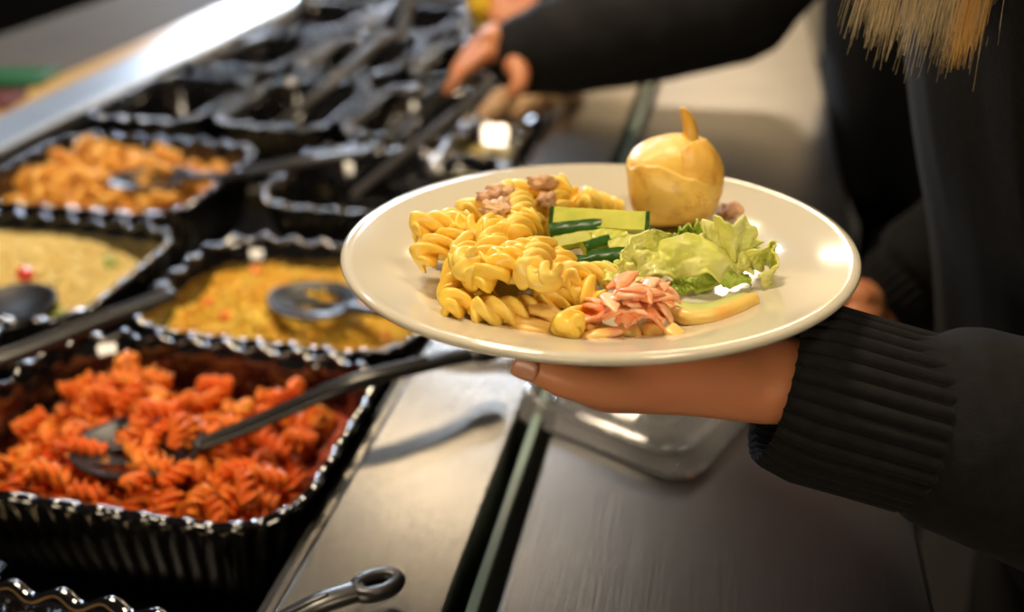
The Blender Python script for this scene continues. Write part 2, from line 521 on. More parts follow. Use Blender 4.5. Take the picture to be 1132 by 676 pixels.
# ================================================================== black pans
def pan(x0, y0, hx, hy, label, depth=0.092, cr=0.055, rot=0.0, group='black serving pans in the well', zr=0.902):
    """a ribbed, glossy pan with a scalloped rolled rim; origin at its rim centre"""
    per0 = rrect(hx, hy, cr, 8)[1]
    ribs = max(8, round(per0 / 0.0150))
    waves = max(8, round(ribs * 0.46))
    n = ribs * 8
    root = empty('serving_pan', (x0, y0, zr), (0, 0, rot))
    tag(root, label, 'pan', group)

    def ring(inset, z, flute, zw, zwave=1.0):
        pts, per = rrect(hx - inset, hy - inset, max(0.012, cr - inset * 0.6), n)
        out = []
        for i, (x, y, nx, ny, s) in enumerate(pts):
            ph = math.cos(2 * PI * ribs * i / n)
            pw = math.cos(2 * PI * waves * i / n)
            f = flute * ph + zw * 0.9 * pw
            out.append(Vector((x + nx * f, y + ny * f, z + zw * pw)))
        return out
    d = depth
    prof = [(0.040, -d + 0.004, 0, 0), (0.042, -d, 0, 0), (0.036, -d, 0, 0), (0.028, -d + 0.006, 0.0014, 0), (0.020, -d * 0.62, 0.0028, 0), (0.013, -d * 0.25, 0.0024, 0.0004), (0.0095, -0.010, 0.0010, 0.0010), (0.0072, -0.003, 0.0, 0.0018), (0.0085, -0.001, 0.0, 0.0020),
            (0.0118, -0.006, 0.0, 0.0010), (0.0165, -d * 0.25, 0.0, 0), (0.0245, -d * 0.62, 0.0, 0), (0.032, -d + 0.011, 0.0004, 0), (0.040, -d + 0.006, 0, 0)]
    V, Fc = loft([ring(*p) for p in prof], True, False, False)
    k = len(prof)
    Fc.append(tuple(range((k - 1) * n, k * n)))
    Fc.append(tuple(range(n))[::-1])
    mk('pan_body', V, Fc, 'black_plastic', root)
    rr = []
    for a in range(11):
        f = 2 * PI * a / 10
        rr.append(ring(0.0075 - 0.0038 * math.cos(f), 0.0027 * math.sin(f) - 0.001, 0.0, 0.0021))
    V, Fc = loft(rr)
    mk('rim', V, Fc, 'black_plastic', root)
    return root


# ================================================================== pasta
def fusilli_mesh(name, L, R, turns, bend, nseg=30, nphi=18, m='pasta', thin=0.30, seed=0):
    rr = random.Random(seed)
    rings = []
    ph0 = rr.random() * 6
    for i in range(nseg + 1):
        t = i / nseg - 0.5
        x = t * L
        zc = -bend * (t * 2) ** 2 * L * 0.25 + bend * L * 0.08
        yc = 0.12 * bend * L * math.sin(t * 4)
        tw = ph0 + 2 * PI * turns * t * (1 + 0.15 * math.sin(5 * t))
        e = min(1.0, (0.5 - abs(t)) * 9 + 0.55)
        ring = []
        for j in range(nphi):
            f = 2 * PI * j / nphi
            lobe = (0.5 + 0.5 * math.cos(3 * f)) ** 0.75
            r = R * e * (thin + (1 - thin) * lobe)
            ring.append(Vector((x + 0.0, yc + r * math.cos(f + tw), zc + r * math.sin(f + tw))))
        rings.append(ring)
    V, Fc = loft(rings, True, True, True)
    me = bpy.data.meshes.new(name)
    me.from_pydata([tuple(v) for v in V], [], Fc)
    me.polygons.foreach_set('use_smooth', [True] * len(me.polygons))
    me.materials.append(M[m])
    return me


class Heap:
    """drops pieces one after another so that each rests on what lies below"""
    def __init__(self, O, U, V, N, half, base, cell=0.002):
        self.O, self.U, self.V, self.N, self.c, self.h = O, U, V, N, cell, half
        self.n = int(2 * half / cell) + 1
        ax = np.linspace(-half, half, self.n)
        self.gu, self.gv = np.meshgrid(ax, ax, indexing='ij')
        self.H = np.vectorize(base)(self.gu, self.gv).astype(float)

    def hmax(self, u, v, r):
        c, n = self.c, self.n
        i, j, k = int((u + self.h) / c), int((v + self.h) / c), max(1, int(r / c))
        a = self.H[max(0, i - k):i + k + 1, max(0, j - k):j + k + 1]
        return float(a.max()) if a.size else 0.0

    def drop(self, u, v, ang, L, r, sink=0.75, cap=None):
        du, dv = math.cos(ang), math.sin(ang)
        ts = np.linspace(-0.42, 0.42, 5) * L
        hs = [self.hmax(u + du * t, v + dv * t, r * 0.55) for t in ts]
        z0, z1 = max(hs[0], 0.5 * (hs[0] + hs[1])), max(hs[4], 0.5 * (hs[3] + hs[4]))
        mid = (z0 + z1) / 2
        if hs[2] > mid:
            z0 += 0.6 * (hs[2] - mid)
            z1 += 0.6 * (hs[2] - mid)
        lim = 0.45 * L
        if z1 - z0 > lim: z0, z1 = z1 - lim, z1
        if z0 - z1 > lim: z0, z1 = z0, z0 - lim
        z0 += r * sink
        z1 += r * sink
        if cap is not None:
            z0, z1 = min(z0, cap + 0.004), min(z1, cap + 0.004)
        d = np.abs((self.gu - u) * -dv + (self.gv - v) * du)
        t = (self.gu - u) * du + (self.gv - v) * dv
        inside = (d < r) & (np.abs(t) < L / 2)
        zz = (z0 + z1) / 2 + (z1 - z0) * t / (0.84 * L) + np.sqrt(np.maximum(0, r * r - d * d)) * 0.8
        self.H = np.where(inside, np.maximum(self.H, zz), self.H)
        c = self.O + self.U * u + self.V * v + self.N * ((z0 + z1) / 2)
        ax = (self.U * du + self.V * dv) * (0.84 * L) + self.N * (z1 - z0)
        return c, ax.normalized()


def orient(ax, roll, upv=Vector((0, 0, 1))):
    x = ax.normalized()
    y = upv.cross(x)
    if y.length < 1e-3: y = Vector((0, 1, 0))
    y.normalize()
    z = x.cross(y)
    return Matrix((x, y, z)).transposed().to_4x4() @ Matrix.Rotation(roll, 4, 'X')


def place(name, me, c, ax, roll, label, cat, group=None, s=1.0):
    o = bpy.data.objects.new(name, me)
    COL.objects.link(o)
    o.matrix_world = Matrix.Translation(c) @ orient(ax, roll) @ Matrix.Scale(s, 4)
    return tag(o, label, cat, group)


def in_rr(u, v, hx, hy, r):
    ax, ay = abs(u) - (hx - r), abs(v) - (hy - r)
    if ax <= 0 or ay <= 0: return abs(u) < hx and abs(v) < hy
    return ax * ax + ay * ay < r * r


def mound(name, x0, y0, hx, hy, cr, zf, base, m, rough_amp, freq, label, cat, group=None, n=90, seed=1):
    """bumpy bed of food that fills a pan up to base(u, v) and closes below"""
    from mathutils import noise
    V, Fc, idx = [], [], {}
    nx, ny = n, max(10, int(n * hy / hx))
    for i in range(nx + 1):
        for j in range(ny + 1):
            u, v = -hx + 2 * hx * i / nx, -hy + 2 * hy * j / ny
            # squeeze the grid into the rounded rectangle
            a, b = abs(u) - (hx - cr), abs(v) - (hy - cr)
            if a > 0 and b > 0:
                L = math.hypot(a, b)
                mx = max(a, b)
                k = mx / L
                u, v = math.copysign(hx - cr + a * k, u), math.copysign(hy - cr + b * k, v)
            z = base(u, v)
            p = Vector((u * freq, v * freq, seed * 3.7))
            z += rough_amp * (noise.noise(p) + 0.6 * noise.noise(p * 2.3))
            V.append((x0 + u, y0 + v, z))
            idx[i, j] = len(V) - 1
    for i in range(nx):
        for j in range(ny):
            Fc.append((idx[i, j], idx[i + 1, j], idx[i + 1, j + 1], idx[i, j + 1]))
    edge = [idx[i, 0] for i in range(nx)] + [idx[nx, j] for j in range(ny)] + [idx[i, ny] for i in range(nx, 0, -1)] + [idx[0, j] for j in range(ny, 0, -1)]
    low = []
    for e in edge:
        x, y, z = V[e]
        V.append((x0 + (x - x0) * 0.9, y0 + (y - y0) * 0.9, zf))
        low.append(len(V) - 1)
    for k in range(len(edge)):
        q = (k + 1) % len(edge)
        Fc.append((edge[k], edge[q], low[q], low[k]))
    Fc.append(tuple(low))
    o = mk(name, V, Fc, m)
    return tag(o, label, cat, group, 'stuff')


# ================================================================== serving spoons
def spoon(label, handle, bowl=None, bdir=None, bl=0.05, bw=0.034, tilt=(0, 0, 1), hole=True, slots=True, w=0.0068, th=0.0036, m='utensil', group='black serving utensils', name='serving_spoon', cat='spoon'):
    """handle: points from the neck to the end; bowl: centre of the slotted bowl"""
    H = [Vector(p) for p in handle]
    root = empty(name, H[0])
    tag(root, label, cat, group)
    off = -H[0]
    R = [(w * 0.75, th)] + [(w, th)] * (len(H) - 1)
    parts = []
    if hole:
        e = H[-1]
        d = (H[-1] - H[-2]).normalized()
        side = d.cross(Vector((0, 0, 1))).normalized()
        loop = [e + d * (0.010 + 0.012 * math.cos(a)) + side * (w * 0.88 * math.sin(a)) for a in [PI + 2 * PI * k / 20 for k in range(21)]]
        parts.append(tube(loop, [(max(th, .0050), max(th, .0046))] * 21, (0, 0, 1), 10))
    parts.append(tube(H, R, tilt, 14))
    parts.append(tube([p + Vector(tilt) * th * 0.75 for p in H[:-1]], [(w * 0.3, th * 0.6)] * (len(H) - 1), tilt, 8))
    V, Fc = merge(*parts)
    mk('handle', [v + off for v in V], Fc, m, root)
    if bowl is not None:
        b = Vector(bowl)
        d = Vector(bdir).normalized()
        nrm = Vector(tilt).normalized()
        s = nrm.cross(d).normalized()
        nrm = d.cross(s)
        V, Fc = [], []
        nr, na = 14, 60
        V.append(b - nrm * 0.010)
        for i in range(1, nr + 1):
            q = i / nr
            for j in range(na):
                a = 2 * PI * j / na
                V.append(b + d * (bl * q * math.cos(a)) + s * (bw * q * math.sin(a) * (1 + 0.12 * math.cos(a))) - nrm * (0.010 * (1 - q ** 2.2)))
        def hole_at(c):
            if not slots: return False
            l, t = (c - b).dot(d) / bl, (c - b).dot(s) / bw
            return any(((l - 0.0) / 0.52) ** 2 + ((t - t0) / 0.13) ** 2 < 1 for t0 in (-0.5, 0, 0.5))
        for i in range(nr):
            for j in range(na):
                k = (j + 1) % na
                f = (0, 1 + j, 1 + k) if i == 0 else (1 + (i - 1) * na + j, 1 + i * na + j, 1 + i * na + k, 1 + (i - 1) * na + k)
                c = sum((V[x] for x in f), Vector()) / len(f)
                if not hole_at(c): Fc.append(f)
        o = mk('bowl', [v + off for v in V], Fc, 'utensil_bowl', root)
        solidify(o, 0.0024)
        neck = tube([b + d * bl * 0.93 * (1 if (H[0] - b).dot(d) > 0 else -1), H[0]], [(w * 1.1, th), (w * 0.75, th)], tilt, 12)
        mk('neck', [v + off for v in neck[0]], neck[1], m, root)
    return root


# ================================================================== the pans and what they hold
ZF = 0.815
A = (-0.383, 0.542, 0.150, 0.112)
B = (-0.392, 0.266, 0.150, 0.104)
Cc = (-0.362, 0.757, 0.137, 0.107)
Dd = (-0.672, 0.752, 0.148, 0.112)
Ee = (-0.700, 1.000, 0.146, 0.124)
Hh = (-0.372, 1.040, 0.137, 0.108)
pan(*A, 'nearest full black pan, heaped with red tomato fusilli')
pan(*B, 'black pan cut off by the bottom edge, holding pale pasta')
pan(*Cc, 'black pan of yellow rice behind the red fusilli pan')
pan(*Dd, 'black pan of couscous beside the yellow rice')
pan(*Ee, 'black pan of golden fusilli by the back rail')
pan(*Hh, 'empty black pan just behind the yellow rice, partly hidden by the plate')
far = [(-0.790, 1.300, 0.088, 0.120, 'empty black pan against the rail, behind the golden fusilli'),
       (-0.600, 1.310, 0.088, 0.122, 'black pan between two others, third row, middle of the well'),
       (-0.410, 1.305, 0.090, 0.122, 'black pan under the tongs, third row, near the steel ledge'),
       (-0.790, 1.585, 0.088, 0.126, 'black pan against the rail in the fourth row, brown bits inside'),
       (-0.600, 1.600, 0.088, 0.126, 'black pan in the middle of the fourth row under a long handle'),
       (-0.408, 1.605, 0.090, 0.126, 'black pan in the fourth row beyond the reaching hand'),
       (-0.790, 1.875, 0.088, 0.126, 'black pan against the rail in the fifth row'),
       (-0.600, 1.885, 0.088, 0.126, 'black pan in the middle of the fifth row'),
       (-0.408, 1.890, 0.090, 0.126, 'black pan in the fifth row near the steel ledge, below the yellow fruit')]
for x, y, hx, hy, lb in far:
    pan(x, y, hx, hy, lb, cr=0.042)

XA, YA, XV = Vector((1, 0, 0)), Vector((0, 1, 0)), Vector((0, 0, 1))


def fill(pn, meshes, L, r, count, base, label, group, name, seed, inset=0.037, dens=None, cat='pasta'):
    x0, y0, hx, hy = pn
    rnd = random.Random(seed)
    hp = Heap(Vector((x0, y0, 0)), XA, YA, XV, max(hx, hy), base)
    k = tries = 0
    while k < count and tries < count * 60:
        tries += 1
        u, v = rnd.uniform(-hx, hx), rnd.uniform(-hy, hy)
        if not in_rr(u, v, hx - inset, hy - inset, 0.03): continue
        if dens and rnd.random() > dens(u, v): continue
        h = hp.hmax(u, v, r)
        if h > base(u, v) + 0.019 and rnd.random() < 0.9: continue
        c, ax = hp.drop(u, v, rnd.uniform(0, 2 * PI), L, r)
        place(name, rnd.choice(meshes), c, ax, rnd.uniform(0, 6), label, cat, group, rnd.uniform(0.9, 1.1))
        k += 1


def base_A(u, v):
    return 0.853 + 0.012 * math.exp(-((u - 0.0) / 0.09) ** 2 - ((v - 0.01) / 0.06) ** 2) + 0.012 * math.exp(-((u + 0.035) / 0.035) ** 2 - ((v - 0.045) / 0.03) ** 2) + 0.006 * math.exp(-((u - 0.09) / 0.05) ** 2)


mound('tomato_pasta_bed', A[0], A[1], A[2] - 0.023, A[3] - 0.023, 0.035, ZF, base_A, 'sauce', 0.004, 110, 'lower layer of tomato fusilli and sauce in the front pan', 'pasta', seed=2)
fr = [fusilli_mesh('fusilli_red', 0.027, 0.0076, 1.15, b, 30, 18, 'pasta_red', 0.24, seed=i) for i, b in enumerate((0.05, 0.3, 0.6))]
fill(A, fr, 0.026, 0.0062, 150, base_A, 'red tomato fusilli piece in the heap of the front black pan', 'red tomato fusilli in the front pan', 'tomato_fusilli', 5)


def base_B(u, v): return 0.858


mound('pale_pasta_bed', B[0], B[1], B[2] - 0.023, B[3] - 0.023, 0.035, ZF, base_B, 'pasta_pale', 0.004, 110, 'lower layer of pale pasta in the bottom pan', 'pasta', seed=5)
fp = [fusilli_mesh('fusilli_pale', 0.028, 0.0062, 1.4, b, 24, 15, 'pasta_pale', seed=i + 7) for i, b in enumerate((0.2, 0.8))]
fill(B, fp, 0.028, 0.0058, 24, base_B, 'pale fusilli piece in the pan at the bottom edge', 'pale fusilli in the bottom pan', 'pale_fusilli', 8, dens=lambda u, v: 1.0 if v > -0.02 else 0.1)


def base_E(u, v):
    return 0.868 + 0.022 * math.exp(-((u + 0.02) / 0.09) ** 2 - ((v + 0.0) / 0.08) ** 2) + 0.012 * math.exp(-((u + 0.03) / 0.05) ** 2 - ((v - 0.06) / 0.04) ** 2)


mound('golden_pasta_bed', Ee[0], Ee[1], Ee[2] - 0.022, Ee[3] - 0.022, 0.035, ZF, base_E, 'pasta_gold', 0.004, 100, 'lower layer of golden fusilli in the pan by the rail', 'pasta', seed=9)
fg = [fusilli_mesh('fusilli_gold', 0.030, 0.0078, 1.2, b, 22, 13, 'pasta_gold', seed=i + 17) for i, b in enumerate((0.2, 0.8))]
fill(Ee, fg, 0.030, 0.0062, 95, base_E, 'golden fusilli piece in the pan by the back rail', 'golden fusilli in the pan by the rail', 'golden_fusilli', 21)


# rice and couscous: grains nobody could count
def grains(o, x0, y0, hx, hy, base, n, size, seed, inset=0.028):
    rnd = random.Random(seed)
    V, Fc = [], []
    unit = [(-1, 0, 0), (-.5, .5, .1), (-.5, -.3, .45), (-.5, -.3, -.45), (.5, .5, .1), (.5, -.3, .45), (.5, -.3, -.45), (1, 0, 0)]
    uf = [(0, 2, 1), (0, 3, 2), (0, 1, 3), (1, 2, 5, 4), (2, 3, 6, 5), (3, 1, 4, 6), (7, 4, 5), (7, 5, 6), (7, 6, 4)]
    me = o.data
    k = 0
    while k < n:
        u, v = rnd.uniform(-hx, hx), rnd.uniform(-hy, hy)
        if not in_rr(u, v, hx - inset, hy - inset, 0.03): continue
        z = base(u, v) + rnd.uniform(0.0, 0.007)
        q = Quaternion((rnd.gauss(0, 1), rnd.gauss(0, 1), rnd.gauss(0, 1), rnd.gauss(0, 1))).normalized()
        b = len(V)
        for p in unit:
            V.append(q @ Vector((p[0] * size[0], p[1] * size[1], p[2] * size[1])) + Vector((x0 + u, y0 + v, z)))
        Fc += [tuple(i + b for i in f) for f in uf]
        k += 1
    bm = bmesh.new()
    bm.from_mesh(me)
    t = bpy.data.meshes.new('grains')
    t.from_pydata([tuple(v) for v in V], [], Fc)
    bm.from_mesh(t)
    bm.to_mesh(me)
    bm.free()
    me.polygons.foreach_set('use_smooth', [True] * len(me.polygons))


def base_C(u, v):
    return 0.868 + 0.020 * math.exp(-((u - 0.0) / 0.09) ** 2 - ((v - 0.015) / 0.07) ** 2) + 0.005 * math.sin(u * 70) * math.sin(v * 80 + 1)


o = mound('yellow_rice', Cc[0], Cc[1], Cc[2] - 0.021, Cc[3] - 0.021, 0.035, ZF, base_C, 'rice', 0.008, 90, 'yellow rice filling the black pan left of the plate', 'rice', seed=12)
grains(o, *Cc, base_C, 5200, (0.0042, 0.0019), 31)


def base_D(u, v):
    return 0.879 + 0.018 * math.exp(-((u + 0.0) / 0.10) ** 2 - ((v - 0.0) / 0.08) ** 2) - 0.028 * math.exp(-((u - 0.12) / 0.05) ** 2 - ((v - 0.10) / 0.05) ** 2)


o = mound('couscous', Dd[0], Dd[1], Dd[2] - 0.021, Dd[3] - 0.021, 0.035, ZF, base_D, 'couscous', 0.006, 90, 'pale couscous filling the pan at the left edge', 'couscous', seed=14)
grains(o, *Dd, base_D, 5200, (0.0030, 0.0026), 33)


def chunk(name, x, y, z, s, m, label, cat, group=None, seed=0):
    rnd = random.Random(seed)
    bm = bmesh.new()
    bmesh.ops.create_cube(bm, size=1)
    for v in bm.verts:
        v.co = Vector((v.co.x * s * rnd.uniform(.8, 1.5), v.co.y * s * rnd.uniform(.7, 1.1), v.co.z * s * rnd.uniform(.7, 1.0)))
    bmesh.ops.bevel(bm, geom=list(bm.edges), offset=s * 0.2, segments=2, affect='EDGES', profile=0.5)
    me = bpy.data.meshes.new(name)
    bm.to_mesh(me)
    bm.free()
    ob = link(name, me, m)
    ob.location = (x, y, z)
    ob.rotation_euler = (rnd.uniform(-.4, .4), rnd.uniform(-.4, .4), rnd.uniform(0, 3))
    return tag(ob, label, cat, group)


for k, (px, py) in enumerate([(218, 318), (228, 336), (300, 290), (283, 300), (330, 280), (425, 375), (432, 390), (270, 395), (360, 405), (250, 350)]):
    p = on(px, py, 0.885)
    z = base_C(p.x - Cc[0], p.y - Cc[1]) + 0.005
    p = on(px, py, z)
    if not in_rr(p.x - Cc[0], p.y - Cc[1], Cc[2] - .026, Cc[3] - .026, .03): continue
    chunk('carrot_piece', p.x, p.y, z, 0.011, 'carrot', 'small orange carrot piece in the yellow rice', 'carrot', 'carrot pieces in the rice', k)
for k, (px, py, m, nm, lb) in enumerate([(27, 303, 'pepper', 'pepper_piece', 'red pepper piece on the couscous'), (122, 291, 'greenbit', 'green_pepper_piece', 'green pepper piece near the back corner of the couscous'), (57, 341, 'greenbit', 'green_pepper_piece', 'green pepper piece beside the black spoon on the couscous'), (68, 352, 'greenbit', 'green_pepper_piece', 'green pepper piece at the front of the couscous, right of the spoon')]):
    p = on(px, py, 0.892)
    z = base_D(p.x - Dd[0], p.y - Dd[1]) + 0.006
    p = on(px, py, z)
    chunk(nm, p.x, p.y, z, 0.013, m, lb, 'pepper', None, k + 40)
for k in range(7):
    chunk('meatball', -0.79 + random.uniform(-.05, .05), 1.585 + random.uniform(-.08, .08), 0.8225 + 0.008 * 0, 0.022, 'bread', 'brown bit at the bottom of the black pan in the fourth row by the rail', 'food', 'brown bits in the far pan', k + 60)

# ---- utensils
spoon('black slotted spoon buried in the red fusilli, its handle over the steel ledge', [on(222, 492, 0.893), on(285, 466, 0.908), on(385, 424, 0.934), on(470, 402, 0.936), on(522, 391, 0.932)],
      on(152, 490, 0.8915), on(222, 491, 0.894) - on(152, 490, 0.8915), 0.050, 0.040, w=0.0085, th=0.005)
spoon('black slotted spoon resting in the yellow rice', [on(420, 346, 0.908), on(450, 338, 0.920), on(500, 322, 0.935), on(560, 300, 0.945)],
      on(345, 330, 0.903), on(420, 346, 0.905) - on(345, 330, 0.903), 0.044, 0.036)
spoon('black spoon in the golden fusilli with a shiny upright handle', [on(250, 195, 0.915), on(300, 185, 0.925), on(345, 177, 0.932), on(388, 170, 0.938)],
      on(165, 196, 0.908), on(250, 195, 0.91) - on(165, 196, 0.905), 0.050, 0.038, slots=True, w=0.009, th=0.005)
spoon('black spoon lying in the couscous at the left edge', [on(-20, 385, 0.915), on(-60, 420, 0.925), on(-100, 455, 0.935)],
      on(12, 338, 0.902), on(12, 338, 0.9) - on(-20, 385, 0.9), 0.045, 0.036, slots=False)
spoon('long black spoon laid across the corner of the red fusilli pan', [on(-150, 440, 0.930), on(0, 396, 0.925), on(60, 374, 0.924), on(120, 350, 0.924), on(188, 326, 0.924)],
      on(-215, 465, 0.925), on(-150, 440, 0.93) - on(-215, 465, 0.925), 0.045, 0.034, hole=False, w=0.0105, th=0.0055)
spoon('black spoon handle with a hanging hole lying over the ledge at the bottom', [on(250, 720, 0.905), on(330, 678, 0.914), on(360, 664, 0.916), on(398, 652, 0.915)],
      on(180, 752, 0.897), on(250, 720, 0.9) - on(180, 752, 0.89), 0.045, 0.036, w=0.0078, th=0.0042)
# a few pieces lie on top of the buried spoon
for k, (px, py, dg) in enumerate([(160, 480, 0.3), (166, 494, 1.8), (154, 503, 2.6), (188, 470, 0.9), (172, 511, 0.1)]):
    place('tomato_fusilli', fr[k % 3], on(px, py, 0.8955), Vector((math.cos(dg), math.sin(dg), 0.05)), k * 1.1, 'red tomato fusilli piece in the heap of the front black pan', 'pasta', 'red tomato fusilli in the front pan', 0.95)
# pair of tongs below the reaching hand
tg = empty('serving_tongs', on(395, 212, 0.90))
tag(tg, 'long grey-lit black tongs under the reaching hand, tips in the empty pan', 'tongs', 'black serving utensils')
off = -tg.location
for a, b, hl in ((on(392, 214, 0.878), at(540, 96, 1.14), True), (on(430, 152, 0.885), at(500, 92, 1.175), False)):
    V, Fc = tube([a + off, a.lerp(b, .35) + off, a.lerp(b, .7) + off, b + off], [(0.011, 0.004), (0.0085, 0.0045), (0.009, 0.005), (0.009, 0.006)], (0, 0, 1), 14)
    mk('arm', V, Fc, 'utensil_lit', tg)
V, Fc = tube([at(540, 96, 1.14) + off, at(535, 84, 1.16) + off, at(500, 92, 1.175) + off], [0.007, 0.006, 0.007], (0, 0, 1), 10)
mk('hinge', V, Fc, 'utensil', tg)
spoon('long black spoon handle rising from the middle pan of the third row', [on(300, 147, 0.875), on(330, 122, 0.91), on(375, 84, 0.95), on(418, 48, 0.98)],
      on(282, 162, 0.845), on(300, 147, 0.86) - on(282, 162, 0.84), 0.045, 0.032, w=0.010, th=0.006, m='utensil_lit')
spoon('black spoon handle leaning towards the far end, fourth row middle pan', [on(402, 52, 0.885), on(415, 32, 0.93), on(438, 2, 0.96), on(450, -25, 0.99)],
      on(388, 66, 0.85), on(402, 52, 0.87) - on(388, 66, 0.85), 0.045, 0.032, w=0.010, th=0.006)
spoon('shorter grey-lit black spoon handle in the pan beyond the hand', [on(436, 62, 0.885), on(442, 42, 0.93), on(450, 14, 0.96), on(458, -10, 0.99)],
      on(440, 84, 0.85), on(436, 62, 0.87) - on(440, 84, 0.85), 0.040, 0.030, w=0.010, th=0.006, m='utensil_lit')
spoon('black spoon handle crossing the rail in the fourth row', [on(214, 72, 0.925), on(240, 62, 0.93), on(270, 50, 0.935), on(296, 40, 0.94)],
      None, None, w=0.011, th=0.006, hole=False)
spoon('upright black spoon handle in the rail-side pan of the fifth row', [on(303, 50, 0.885), on(316, 30, 0.93), on(332, 2, 0.96), on(345, -20, 0.98)],
      on(296, 62, 0.85), on(303, 50, 0.87) - on(296, 62, 0.85), 0.040, 0.030, w=0.010, th=0.006)

# ---- clear tub of dressing near the ledge
tub = empty('dressing_tub', (-0.292, 1.165, 0.80))
tag(tub, 'clear tub of yellow dressing by the steel ledge, behind the plate', 'tub')


def rr_rings(prof, n=48):
    return [[Vector((x, y, z)) for (x, y, a, b, s) in rrect(hx, hy, r, n)[0]] for hx, hy, r, z in prof]


V, Fc = loft(rr_rings([(.038, .085, .02, 0), (.046, .10, .025, .10), (.050, .104, .028, .101), (.050, .104, .028, .104), (.0435, .0975, .024, .104), (.036, .083, .019, .004)]), True, True, True)
mk('tub_body', V, Fc, 'tub', tub)
V, Fc = loft(rr_rings([(.0355, .082, .018, .0045), (.0415, .0945, .022, .075), (.030, .08, .02, .079), (.01, .03, .01, .081)]), True, True, True)
mk('dressing', V, Fc, 'dressing', tub)
for k, (px, py) in enumerate([(560, 122), (592, 118), (615, 112)]):
    p = on(px, py, 0.905)
    V, Fc = tube([p + Vector((-.02, -.03, .0)), p + Vector((0, 0, .012)), p + Vector((.02, .03, 0))], [0.016, 0.022, 0.016], (0, 0, 1), 14)
    tag(mk('bread_roll', V, Fc, 'bread'), ['small brown bread roll beneath the thumb by the tongs', 'small brown bread roll in the middle beside the clear tub', 'small brown bread roll closest to the steel ledge'][k], 'bread', 'bread rolls by the ledge')
bt = empty('bread_basket', (-0.30, 1.42, 0.80))
tag(bt, 'low black tray under the bread rolls, behind the clear tub', 'tray')
V, Fc = loft(rr_rings([(.045, .11, .02, 0), (.058, .13, .025, .088), (.055, .127, .025, .088), (.043, .105, .02, .070)]), True, True, True)
mk('tray_body', V, Fc, 'black_plastic', bt)

# ---- clear lid on the tray slide
e1 = Vector((-0.918, 0.397, 0))
e2 = Vector((0.397, 0.918, 0)).normalized()
lc = Vector((0.001, 0.552, 0.8957)) + e1 * 0.075 + e2 * 0.105
lid = empty('plastic_lid', lc, (0, 0, math.atan2(-e1.y, -e1.x)))
tag(lid, 'clear plastic box lid with rounded corner lying on the tray slide under the hand', 'lid')
V, Fc = loft(rr_rings([(.080, .110, .026, .0), (.080, .110, .026, .0022), (.074, .104, .022, .0026), (.072, .102, .022, .0135), (.0665, .0965, .019, .0145), (.063, .093, .018, .0075), (.058, .088, .016, .0062), (.056, .086, .016, .0092), (.02, .04, .01, .0092),
                       (.02, .04, .01, .0072), (.0565, .0865, .016, .0072), (.058, .088, .016, .0042), (.065, .095, .018, .0052), (.0675, .0975, .019, .0120), (.070, .100, .022, .0105), (.0725, .1025, .022, .0006)]), True, False, False)
n = 48
k = 16
Fc += [tuple(range(8 * n, 9 * n)), tuple(range(9 * n, 10 * n))[::-1]]
for j in range(n):
    Fc.append((15 * n + j, 15 * n + (j + 1) % n, (j + 1) % n, j))
mk('lid_shell', V, Fc, 'lid', lid)

# ================================================================== the plate
PM = Matrix((PU, PV, PN)).transposed().to_4x4()
plate = empty('dinner_plate', PC)
plate.rotation_euler = PM.to_euler()
tag(plate, 'cream white china plate of pasta salad held up over the counter', 'plate')
prof = [(0.0, -.0135), (.03, -.0135), (.060, -.0135), (.080, -.0132), (.090, -.0120), (.098, -.0092), (.108, -.0058), (.120, -.0028), (.129, -.0006), (.1325, 0.0003), (.1350, -.0004), (.1358, -.0022), (.1347, -.0042), (.131, -.0056),
        (.118, -.0086), (.104, -.0130), (.094, -.0170), (.086, -.0190), (.070, -.0195), (.0695, -.0225), (.065, -.0225), (.0635, -.0190), (.03, -.0185), (0, -.0185)]
n = 128
V, Fc = [], []
rings = []
for r, z in prof:
    if r == 0: V.append(Vector((0, 0, z))); rings.append([len(V) - 1] * n); continue
    b = len(V)
    for j in range(n): V.append(Vector((r * math.cos(2 * PI * j / n), r * math.sin(2 * PI * j / n), z)))
    rings.append(list(range(b, b + n)))
for i in range(len(prof) - 1):
    for j in range(n):
        q = [rings[i][j], rings[i][(j + 1) % n], rings[i + 1][(j + 1) % n], rings[i + 1][j]]
        f = []
        [f.append(x) for x in q if x not in f]
        Fc.append(tuple(f))
mk('plate_body', V, Fc, 'china', plate)

# ---- food on the plate
hp = Heap(PC - PN * FLOOR_D, PU, PV, PN, 0.13, lambda u, v: max(0.0, (math.hypot(u, v) - 0.088) * 0.33), 0.0015)


def puv(px, py, h=0.008):
    d = pl(px, py, h) - PC
    return d.dot(PU), d.dot(PV)


fy = [fusilli_mesh('fusilli', 0.031, 0.0083, 1.15, b, 40, 24, 'pasta', 0.38, seed=i + 31) for i, b in enumerate((0.05, 0.2, 0.4, 0.6))]
# (x, y, direction in the picture in degrees)
FUS = [(520, 336, 20), (556, 342, 10), (620, 322, 15), (638, 316, 140), (616, 308, 60), (505, 300, 80), (530, 288, 20), (538, 272, 120), (555, 258, 30), (500, 280, 150), (648, 312, 20), (487, 300, 20), (503, 318, 70), (523, 290, 160), (490, 287, 10), (512, 268, 30), (545, 300, 100), (535, 325, 45), (560, 318, 130), (556, 335, 15), (590, 330, 60), (582, 308, 100), (565, 290, 60),
       (540, 262, 20), (560, 240, 120), (585, 255, 80), (575, 272, 50), (632, 330, 80), (575, 222, 30), (600, 210, 160), (625, 210, 20), (645, 222, 150), (665, 225, 10),
       (590, 240, 45), (615, 235, 70), (530, 308, 0), (550, 280, 140), (570, 300, 20), (595, 318, 150), (590, 285, 70), (575, 250, 100), (598, 228, 10), (548, 255, 80), (515, 300, 120), (565, 265, 10), (585, 232, 150)]
rnd = random.Random(3)
